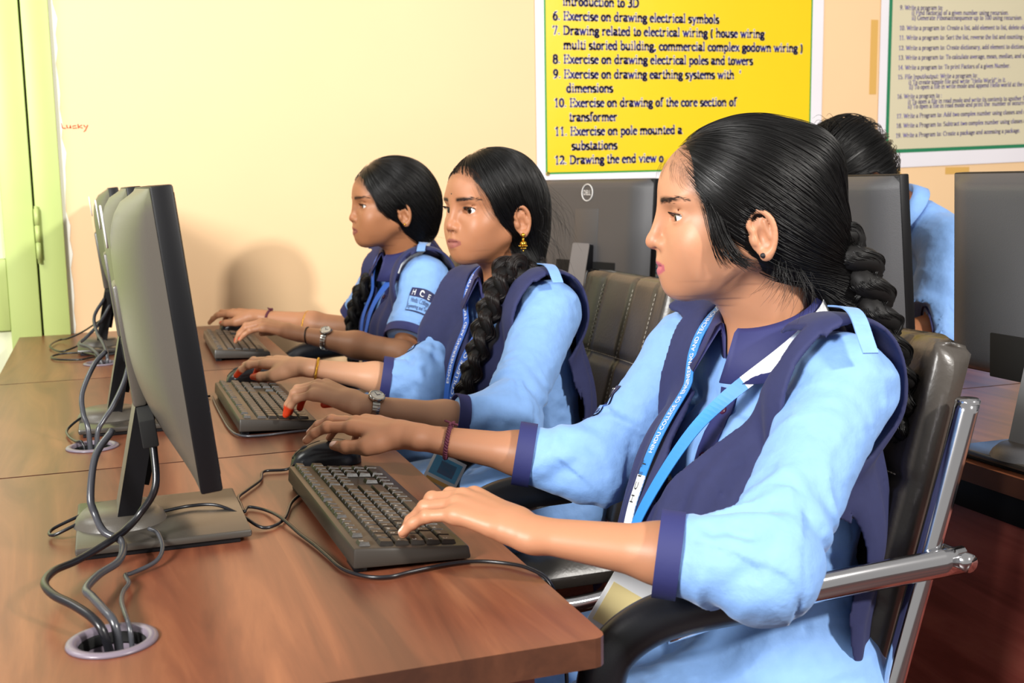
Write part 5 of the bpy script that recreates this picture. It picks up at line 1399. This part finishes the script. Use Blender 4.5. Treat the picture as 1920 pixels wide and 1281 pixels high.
def strand_set(p, name, roots_paths, n, jit, rad, parent, npt=14, hug=None):
    """n jittered copies of guide paths given in head space"""
    out = []
    for k in range(n):
        g = np.array(roots_paths[k % len(roots_paths)], float); g = g+p.rng.normal(0, jit, 3)+np.linspace(0, 1, len(g))[:, None]*p.rng.normal(0, jit*1.6, 3)
        q = spline(g, 8); L = np.linspace(0, len(q)-1, npt); q = np.stack([np.interp(L, np.arange(len(q)), q[:, c]) for c in range(3)], 1)
        if hug is not None:
            d = p.headF(q, .1); gq = grad(p.headF, q); q = q-gq*np.where(d < hug*2, d-hug*p.rng.uniform(.6, 1.4), (d-hug*1.5)*.8)[:, None]
        out.append(q @ p.M+p.O)
    return strands(name, np.array(out), rad, M_hair, parent)
def make_braid(p, path, side, w0, w1, turns, parent, per=170, m=None):
    cl, rad, st = braid(path, side, w0, w1, turns, p.rng, per)
    mb = MB()
    for c in cl: V, Fc = tube_var(c, rad*1.05, 10); mb.add(V, Fc)
    o = mb.build('braid', M_hair2, None, smooth=True); attach(o, p.o)
    s_ = strands('braid_strands', st, .00042, m or M_hair, p.o, tip=.9); s_.parent = o; s_.matrix_parent_inverse = Matrix.Identity(4); s_.location = (0, 0, 0)
    return o
def epaulet(p, b, sg, w=.021):
    """light blue shoulder strap over the scarf"""
    pts = [p.bp(-.014, sg*(b-.026), .030), p.bp(-.008, sg*(b-.006), .015), p.bp(.002, sg*(b+.016), .0), p.bp(.016, sg*(b+.040), -.035)]
    C_, sd, nr = p.band_on(pts, .0035, 30)
    return ribbon('shoulder_strap', C_, sd, nr, w, .002, M_shirt, p.o)
def patch(p, nm, t, ang, w, h, label_txt=True):
    """sewn sleeve badge on the upper arm"""
    S_, E = getattr(p, nm+'s'), getattr(p, nm+'e'); ax = (E-S_)/np.linalg.norm(E-S_); c0 = S_+(E-S_)*t
    out = np.array(ang, float); out -= ax*(out@ax); out /= np.linalg.norm(out); sd = np.cross(out, ax)   # sd: round the arm
    F = p.shirtF; nu, nv = 15, 9
    def at(u, v, lift):
        P = c0+out*.05+sd[None]*(u*w)[:, None]-ax[None]*(v*h)[:, None]
        P = snap(F, P, .0012, 5); return P+grad(F, P, .004)*lift
    def sheet_(u0, u1, v0, v1, lift, m, name, parent):
        U, Vv = np.meshgrid(np.linspace(u0, u1, nu), np.linspace(v0, v1, nv), indexing='ij'); P = at(U.ravel(), Vv.ravel(), lift)
        Fc = [(i*nv+j, (i+1)*nv+j, (i+1)*nv+j+1, i*nv+j+1) for i in range(nu-1) for j in range(nv-1)]
        o = mesh(name, P, Fc, m, None, True); attach(o, p.o)
        if parent is not None: o.parent = parent; o.matrix_parent_inverse = Matrix.Identity(4)
        return o
    root = sheet_(-.5, .5, -.5, .5, .0004, M_txtn, 'sleeve_badge', None)
    for (u0, u1, v0, v1, m, nme) in ((-.47, .47, -.46, .10, M_shirt, 'badge_field'),):
        sheet_(u0, u1, v0, v1, .0012, m, nme, root)
    def txt(t_, u0, u1, v0, v1, m, nme):
        V, Fc = font_geo(t_, 1.); V = np.array(V); x0, x1 = V[:, 0].min(), V[:, 0].max(); y0, y1 = 0, max(.7, V[:, 1].max()*.98)
        P = at(u0+(V[:, 0]-x0)/(x1-x0)*(u1-u0), v0+(V[:, 1]-y0)/(y1-y0)*(v1-v0), .0022); o = mesh(nme, P, Fc, m); attach(o, p.o); o.parent = root; o.matrix_parent_inverse = Matrix.Identity(4)
    if label_txt:
        txt('H  C  E  T', -.38, .38, .16, .40, M_txt, 'lettering'); txt('Hindu College of', -.36, .30, -.12, .06, M_txtn, 'lettering'); txt('Engineering and Technology', -.44, .44, -.38, -.20, M_txtn, 'lettering')
    return root
def lanyard(p, far, blue, wid=.0205, n=80, off=.0048):
    C_, sd, nr = p.band_on(far, off, n); o = ribbon('lanyard', C_, sd, nr, wid, .0011, blue, p.o); return C_, sd, nr, o
def cut_ribbon(p, band, i0, i1, m, name='lanyard_end', wid=.0205, th=.0014):
    C_, sd, nr, o = band; r = ribbon(name, C_[i0:i1]+nr[i0:i1]*.0004, sd[i0:i1], nr[i0:i1], wid, th, m, p.o); return r
def id_card(p, c, right, up, w, h, cols):
    """plastic card holder with printed areas; right/up span the card plane"""
    r = np.array(right, float); r /= np.linalg.norm(r); u = np.array(up, float); u -= r*(u@r); u /= np.linalg.norm(u); n = np.cross(r, u)
    Mx = Matrix(((r[0], u[0], n[0], c[0]), (r[1], u[1], n[1], c[1]), (r[2], u[2], n[2], c[2]), (0, 0, 0, 1)))
    o = MB().box((-w/2, -h/2, -.0012), (w/2, h/2, .0012), Mx).build('id_card', M_lwhite, None, bevel=.0005); attach(o, p.o)
    for (x0, x1, y0, y1, m) in cols:
        q = MB().box((x0*w, y0*h, .0010), (x1*w, y1*h, .0016), Mx).build('card_print', m, None); attach(q, p.o); q.parent = o; q.matrix_parent_inverse = Matrix.Identity(4)
    return o
def dangling(p, name, c, parts, m):
    """small ornaments stacked below a point: (dz, r, squash)"""
    mb = MB()
    for dx, dy, dz, r, sq in parts:
        V = []; Fc = []; n = 10; k = 7
        for i in range(k):
            a = PI*i/(k-1)
            for j in range(n):
                b = 2*PI*j/n; V.append((c[0]+dx+r*math.sin(a)*math.cos(b), c[1]+dy+r*math.sin(a)*math.sin(b), c[2]+dz+r*sq*math.cos(a)))
        for i in range(k-1):
            for j in range(n): Fc.append((i*n+j, (i+1)*n+j, (i+1)*n+(j+1) % n, i*n+(j+1) % n))
        mb.add(V, Fc)
    o = mb.build(name, m, None, smooth=True); attach(o, p.o); return o
M_yel = mat('card_yellow', '#f2dfa0', .5); M_pink = mat('card_pink', '#f08fb4', .5); M_cyan = mat('card_cyan', '#5fb0dd', .5); M_cor = mat('card_orange', '#e9b15a', .5); M_blk = mat('print_black', '#16161a', .6)
# ---------------- nearest student
GRP = 'students in blue shirts'
g1 = Person(dict(seed=3, cloth_res=.0034, head=(.727, 1.210, 1.100), face=(-.943, .332, -.035), N=(.785, 1.225, .970), Ls=(.790, 1.085, .920), Rs=(.765, 1.400, .916), Le=(.600, .940, .774), Re=(.632, 1.408, .766),
    Lw=(.392, 1.060, .802), Rw=(.388, 1.512, .811), Pv=(.780, 1.215, .520), knees=((.42, 1.13, .50), (.42, 1.32, .50)), feet=((.45, 1.13, 0), (.45, 1.32, 0)), arm_r=.030, sleeve_r=(.055, .043, .038),
    skin='#bd8767', lip='#b3606a', skin_arm='#b17c5d', face_q=dict(nose=.003, eye_open=1.08, lips=.95, face_w=.97), gaze=(1, -.05, -.12),
    handL=dict(fw=(-.62, .74, .26), up=(.05, -.10, 1), pose=TYPE1), handR=dict(fw=(-.70, .70, .12), up=(.05, -.10, 1), pose=MOUSE), cuff=1.42, cuff_w=.024,
    scarf=dict(front_w=.158, in_l=.128, v=.125, cfront=-.285, cback=-.62, top=(.132, .090), mid=(.150, .132), lean_mid=.022, bottom=(.178, .165), lean=.090),
    label='nearest student in blue shirt and navy scarf, typing at the front desk', group=GRP))
g1.body(); g1.shirt(); g1.scarf(); g1.collar(); g1.placket(); g1.trousers()
H = Sdf(); H.ell((-.014, 0, .044), (.104, .080, .089), k=.02); H.ell((-.060, 0, -.010), (.060, .064, .062), k=.05); H.cap((-.085, 0, -.02), (-.125, 0, -.085), .040, .027, k=.03); H.ell((-.085, 0, .075), (.030, .045, .030), k=.04)
H.ell((.132, 0, .004), (.100, .110, .090), k=.006, mode='s'); H.ell((.080, 0, -.090), (.104, .13, .086), k=.008, mode='s')
for sg in (1, -1): H.ell((-.008, sg*.090, -.004), (.020, .026, .029), k=.006, mode='s')
cap_mesh(g1, H)
strands('hair_strands', comb(g1, H, 7500, (-.118, 0, -.035), (-.02, 0, .035)), .00030, M_hair, g1.o)
strand_set(g1, 'loose_locks', [[(.048, .066, .040), (.036, .073, .012), (.028, .076, -.014), (.018, .078, -.034), (.004, .077, -.040)], [(.050, .065, .036), (.042, .072, .0), (.036, .074, -.022), (.026, .074, -.040)],
    [(.046, .067, .030), (.034, .075, -.004), (.024, .077, -.030), (.010, .078, -.044)]], 90, .0022, .00040, g1.o, hug=.003)
strand_set(g1, 'baby_hair', [[(.090, .012, .088), (.097, .016, .079), (.098, .020, .066)], [(.086, .030, .086), (.090, .036, .074), (.086, .044, .060)], [(.076, .046, .080), (.078, .053, .064), (.068, .058, .048)], [(.092, -.006, .088), (.099, -.004, .079), (.100, -.004, .068)]], 34, .0035, .00008, g1.o, hug=.0012)
strand_set(g1, 'nape_hair', [[(-.045, .055, -.045), (-.050, .062, -.066), (-.040, .062, -.085)], [(-.060, .052, -.050), (-.072, .058, -.075), (-.070, .058, -.100)], [(-.035, .058, -.035), (-.035, .064, -.055), (-.024, .062, -.070)]], 80, .006, .00014, g1.o)
make_braid(g1, [g1.hp(-.088, 0, -.010), (.845, 1.160, 1.070), (.866, 1.150, 1.030), (.880, 1.144, .985), (.893, 1.136, .945), (.905, 1.13, .895), (.912, 1.13, .84)], (.35, -.94, 0), .032, .024, 2.6, g1.o)
epaulet(g1, .126, 1, .018)
far = [g1.bp(-.03, -.066, .01), g1.bp(.03, -.056, -.035), g1.bp(.10, -.040, -.10), g1.bp(.14, -.026, -.20), g1.bp(.17, -.016, -.31)]
A1 = lanyard(g1, far, M_lany); A2 = g1.near_strap([g1.bp(.085, .036, -.085), g1.bp(.12, .020, -.14), g1.bp(.15, -.002, -.22), g1.bp(.17, -.012, -.31)], .017, M_lwhite, M_lany)
cut_ribbon(g1, A1, 54, 67, M_lwhite); cut_ribbon(g1, A1, 66, 74, M_lorange); cut_ribbon(g1, A1, 73, 80, M_blk); cut_ribbon(g1, A1, 0, 10, M_lwhite)
Rv = lambda a: (a[0][::-1], a[1][::-1], a[2][::-1])
Lt = float(np.linalg.norm(np.diff(A1[0], axis=0), axis=1).sum())
ribbon_text('HINDU COLLEGE OF ENGINEERING AND TECHNOLOGY', *Rv(A1), Lt*.335, Lt*.86, .0095, 0, M_txt, g1.o, -1, lift=.0018)
ribbon_text('H C E T', *Rv(A1), Lt*.185, Lt*.31, .0090, -.0035, M_blk, g1.o, -1, lift=.0024)
id_card(g1, (.535, 1.115, .690), (.75, -.3, -.5), (.5, 0, .8), .062, .092, [(-.42, .30, -.42, .10, M_yel)])
twist_band('thread_bracelet', g1.Rw+(g1.Re-g1.Rw)*.20, g1.Re-g1.Rw, .0245, .0205, np.cross(g1.Re-g1.Rw, (0, 0, 1)), M_red, g1.o, .0022, knot=(.2, -.2, .95))
dangling(g1, 'ear_stud', g1.hp(-.012, .078, -.029), [(0, 0, 0, .0032, 1)], M_blk)
patch(g1, 'R', .62, (-.5, .6, .5), .062, .055)

# ---------------- middle student
M_hairb = mat('hair_brown_black', '#1c110d', .40, spec=.5)
g2 = Person(dict(seed=5, head=(.712, 2.089, 1.091), face=(-.945, -.327, -.01), N=(.757, 2.120, .968), Ls=(.785, 1.985, .912), Rs=(.712, 2.285, .905), Le=(.625, 1.785, .745), Re=(.600, 2.195, .755),
    Lw=(.378, 1.800, .803), Rw=(.365, 2.250, .800), Pv=(.800, 2.125, .520), knees=((.42, 2.02, .50), (.42, 2.22, .50)), feet=((.45, 2.02, 0), (.45, 2.22, 0)), arm_r=.030, sleeve_r=(.056, .048, .039),
    skin='#ab7453', lip='#94584f', skin_arm='#c39272', henna='#d23c14', nail='#c9401c', face_q=dict(nose=-.001, eye_open=1.4, lips=1.1, face_w=.97), gaze=(1, .10, .0),
    handL=dict(fw=(-.70, .64, .28), up=(.05, -.10, 1), pose=[(30, 40, 16, 4), (30, 44, 16, 0), (30, 42, 16, -4), (30, 34, 14, -10), ((.046, .040, -.016), (.070, .046, -.030), (.088, .038, -.040))]),
    handR=dict(fw=(-.66, .74, .06), up=(.05, -.10, 1), pose=MOUSE), cuff=1.36, cuff_w=.020,
    scarf=dict(front_w=.158, v=.09, cfront=-.265, cback=-.62, top=(.132, .086), mid=(.150, .122), lean_mid=.015, bottom=(.172, .150), lean=.060, far_cap=.42, far_top=.160, wf_r=.20, ab=-.012),
    label='middle student in blue shirt and navy scarf, turned slightly toward the camera', group=GRP))
g2.body(); g2.shirt(); g2.scarf(); g2.collar(); g2.placket(c1=-.26); g2.trousers()
H = Sdf(); H.ell((-.012, 0, .044), (.102, .079, .090), k=.02); H.ell((-.055, .004, -.015), (.058, .062, .070), k=.05); H.cap((-.060, .02, -.05), (-.045, .058, -.115), .040, .026, k=.03)
H.ell((.130, 0, .002), (.104, .112, .088), k=.006, mode='s'); H.ell((.078, 0, -.090), (.102, .13, .088), k=.008, mode='s')
for sg in (1, -1): H.ell((-.010, sg*.092, -.004), (.024, .030, .032), k=.006, mode='s')
cap_mesh(g2, H)
strands('hair_strands', comb(g2, H, 5500, (-.062, .050, -.090), (-.02, 0, .035)), .00032, M_hair, g2.o)
strand_set(g2, 'loose_locks', [[(.070, .052, .066), (.060, .064, .040), (.044, .071, .012), (.032, .074, -.012)], [(.074, .046, .072), (.070, .060, .046), (.058, .068, .018), (.046, .070, .002)]], 22, .0026, .00010, g2.o, hug=.002)
strand_set(g2, 'fly_away', [[(-.06, .07, .03), (-.085, .085, -.01), (-.095, .085, -.05)], [(-.09, .03, .06), (-.125, .05, .01), (-.125, .055, -.04)], [(-.07, .06, -.03), (-.09, .085, -.07), (-.10, .080, -.12)]], 70, .010, .00014, g2.o)
make_braid(g2, [g2.hp(-.050, .050, -.085), g2.hp(-.034, .070, -.125), *g2.project([g2.bp(.030, .085, .0), g2.bp(.085, .080, -.06), g2.bp(.130, .068, -.13), g2.bp(.15, .056, -.20), g2.bp(.15, .048, -.262)], .020)], g2.B[1], .029, .017, 3.6, g2.o, m=M_hairb)
epaulet(g2, .118, 1, .020)
far = [g2.bp(-.03, -.064, .01), g2.bp(.03, -.052, -.035), g2.bp(.10, -.030, -.10), g2.bp(.14, -.022, -.18), g2.bp(.16, -.016, -.262)]
A1 = lanyard(g2, far, M_lany2); A2 = g2.near_strap([g2.bp(.085, .034, -.080), g2.bp(.12, .016, -.13), g2.bp(.15, .002, -.19), g2.bp(.16, -.006, -.262)], .0195, M_lwhite, M_lany2, .38)
Lt = float(np.linalg.norm(np.diff(A1[0], axis=0), axis=1).sum())
ribbon_text('ENGINEERING AND TECHNOLOGY', *Rv(A1), Lt*.20, Lt*.78, .0095, 0, M_txt, g2.o, -1, lift=.0018)
ribbon_text('HINDU COLLEGE OF ENGINEERING', *Rv(A2), .004, float(np.linalg.norm(np.diff(A2[0], axis=0), axis=1).sum())*.97, .0095, 0, M_txt, g2.o, -1, lift=.0018)
id_card(g2, (.520, 1.835, .650), (.8, -.3, -.45), (.45, .2, .8), .060, .095, [(-.42, .42, .08, .44, M_cyan), (-.20, .28, .14, .38, M_pink), (-.42, .42, -.44, .02, M_cor), (-.30, .25, -.38, -.05, M_lwhite)])
dv = g2.Le-g2.Lw; wristwatch(g2, g2.Lw+dv*.09, dv, .0245, .0190, np.cross(dv, (0, 0, 1)), g2.o, (.05, -.45, .9))
dv = g2.Re-g2.Rw; twist_band('gold_bracelet', g2.Rw+dv*.10, dv, .0250, .0190, np.cross(dv, (0, 0, 1)), M_gold, g2.o, .0018, turns=22)
lobe = g2.hp(-.012, .0775, -.031)
dangling(g2, 'earring', lobe, [(0, 0, 0, .0045, 1), (0, 0, -.008, .0030, 1), (0, 0, -.0165, .0072, .9), (.004, 0, -.025, .0018, 1), (-.004, 0, -.025, .0018, 1), (0, .004, -.025, .0018, 1), (0, -.004, -.025, .0018, 1), (0, 0, -.030, .0018, 1)]
         + [(.0072*math.cos(a), .0072*math.sin(a), -.0205, .0016, 1) for a in np.linspace(0, 6.28, 10)], M_gold)
dangling(g2, 'forehead_dot', snap(g2.headF, np.array([[.1, 0, .050]]), .0)[0] @ g2.M+g2.O, [(0, 0, 0, .0013, 1)], M_blk)
patch(g2, 'R', .66, (-.6, .5, .4), .062, .055)

# ---------------- farthest student
g3 = Person(dict(seed=9, head=(.687, 2.805, 1.090), face=(-1, -.03, -.02), N=(.735, 2.84, .978), Ls=(.742, 2.705, .922), Rs=(.712, 2.985, .920), Le=(.655, 2.605, .758), Re=(.630, 3.050, .768),
    Lw=(.425, 2.745, .806), Rw=(.395, 3.190, .802), Pv=(.765, 2.86, .520), knees=((.42, 2.77, .50), (.42, 2.95, .50)), feet=((.45, 2.77, 0), (.45, 2.95, 0)), arm_r=.033, sleeve_r=(.055, .052, .050),
    skin='#a16c4a', lip='#864d44', skin_arm='#b07d5d', nail='#c8321c', face_q=dict(nose=-.002, eye_open=1.1, lips=.95, face_w=.97), gaze=(1, 0, -.02), res=.002, arm_res=.0022,
    handL=dict(fw=(-.88, .40, .26), up=(.05, -.10, 1), pose=TYPE), handR=dict(fw=(-.66, .74, .06), up=(.05, -.10, 1), pose=MOUSE), cuff=.80, cuff_w=.022,
    scarf=dict(front_w=.150, v=.11, cfront=-.285, cback=-.60, top=(.128, .086), mid=(.138, .105), bottom=(.15, .13), lean=.02, ab=-.012),
    label='farthest student in short-sleeved blue shirt with sleeve badge, beside the cream wall', group=GRP))
g3.body(); g3.shirt(); g3.scarf(); g3.collar(); g3.placket(c1=-.26); g3.trousers()
H = Sdf(); H.ell((-.014, 0, .044), (.106, .082, .094), k=.02); H.ell((-.066, 0, -.005), (.056, .066, .066), k=.05); H.ell((-.072, 0, -.050), (.036, .040, .036), k=.03)
H.ell((.134, 0, .000), (.100, .112, .088), k=.006, mode='s'); H.ell((.082, 0, -.092), (.100, .13, .088), k=.008, mode='s')
for sg in (1, -1): H.ell((-.006, sg*.092, -.010), (.021, .028, .027), k=.006, mode='s')
cap_mesh(g3, H)
strands('hair_strands', comb(g3, H, 4500, (-.095, 0, -.055), (-.02, 0, .035)), .00036, M_hair, g3.o)
strand_set(g3, 'fly_away', [[(-.085, .03, -.07), (-.105, .035, -.085), (-.115, .03, -.10)], [(-.075, -.02, -.07), (-.10, -.02, -.095), (-.095, -.02, -.115)]], 50, .008, .00016, g3.o)
make_braid(g3, [g3.hp(-.050, -.045, -.080), g3.bp(.040, -.085, -.030), g3.bp(.105, -.085, -.09), g3.bp(.140, -.080, -.17), g3.bp(.150, -.076, -.27)], g3.B[1], .028, .018, 3.2, g3.o, per=90)
epaulet(g3, .105, 1, .020)
far = [g3.bp(-.03, -.064, .01), g3.bp(.03, -.052, -.035), g3.bp(.10, -.030, -.10), g3.bp(.14, -.012, -.20)]
A1 = lanyard(g3, far, M_lany2, n=50); A2 = g3.near_strap([g3.bp(.085, .034, -.080), g3.bp(.12, .018, -.13), g3.bp(.14, .006, -.20)], .016, M_lwhite, M_lany2, .5)
patch(g3, 'L', .42, (.05, -.9, .35), .078, .066)
dv = g3.Le-g3.Lw; sdv = np.cross(dv, (0, 0, 1))
wristwatch(g3, g3.Lw+dv*.30, dv, .0275, .0230, sdv, g3.o, (-.05, -.55, .85))
ring_band('rubber_band', g3.Lw+dv*.12, dv+np.array((.06, 0, .05)), .0252, .0195, .002, M_bangle, g3.o, sdv, .0018)
dv = g3.Re-g3.Rw; sdv = np.cross(dv, (0, 0, 1))
twist_band('thread_bracelet', g3.Rw+dv*.12, dv, .0245, .0180, sdv, M_red, g3.o, .0022, knot=(.2, -.2, .95)); twist_band('gold_bracelet', g3.Rw+dv*.52, dv, .0330, .0300, sdv, M_gold, g3.o, .0018, turns=20)
dangling(g3, 'ear_stud', g3.hp(-.012, .078, -.029), [(0, 0, 0, .0030, 1)], M_gold)

# ---------------- bowed person in the second row
mn = Person(dict(seed=12, head=(1.625, 2.215, 1.145), face=(-.80, .05, -.62), N=(1.722, 2.17, 1.085), Ls=(1.762, 2.030, 1.000), Rs=(1.76, 2.325, .995), Le=(1.665, 1.965, .822), Re=(1.66, 2.42, .810),
    Lw=(1.470, 2.070, .795), Rw=(1.47, 2.36, .795), Pv=(2.08, 2.17, .540), collar_m=M_shirt, collar=[(.054, -.03), (.053, .012), (.056, .016), (.066, .002), (.076, -.016), (.075, -.018), (.064, -.002), (.0565, .006), (.0565, -.03)], knees=((1.78, 2.08, .52), (1.78, 2.30, .52)), feet=((1.85, 2.08, 0), (1.85, 2.30, 0)), arm_r=.040, sleeve_r=(.066, .062, .056),
    skin='#b87a55', lip='#8f5448', face_q=dict(), res=.003, arm_res=.0036, cloth_res=.005, handL=dict(fw=(-.8, .6, 0), pose=TYPE, sc=1.1), handR=dict(fw=(-.8, -.6, 0), pose=TYPE, sc=1.1), cuff=1.05, cuff_w=.02,
    label='person in plain blue shirt bowed over the second-row desk, behind a monitor', group=GRP))
mn.body()
mn.shirt(); mn.collar(); mn.trousers()
H = Sdf(); H.ell((-.010, 0, .048), (.108, .084, .094), k=.02); H.ell((-.05, 0, .0), (.056, .066, .055), k=.04); H.ell((.138, 0, -.005), (.100, .115, .088), k=.006, mode='s'); H.ell((.080, 0, -.095), (.10, .13, .088), k=.008, mode='s')
for sg in (1, -1): H.ell((-.006, sg*.092, -.004), (.021, .028, .030), k=.006, mode='s')
cap_mesh(mn, H, h=.004)
strands('hair_strands', comb(mn, H, 2200, (.10, .03, .06), (-.02, 0, .035), lift=(.0005, .014), stop=(.2, .5)), .0006, M_hair, mn.o)
strand_set(mn, 'tousled_hair', [[(.02, 0, .135), (.05, .01, .155), (.08, .02, .150)], [(-.02, .03, .132), (.0, .04, .155), (.03, .05, .150)], [(.05, -.02, .12), (.08, -.02, .135), (.10, -.02, .125)]], 170, .009, .00035, mn.o)
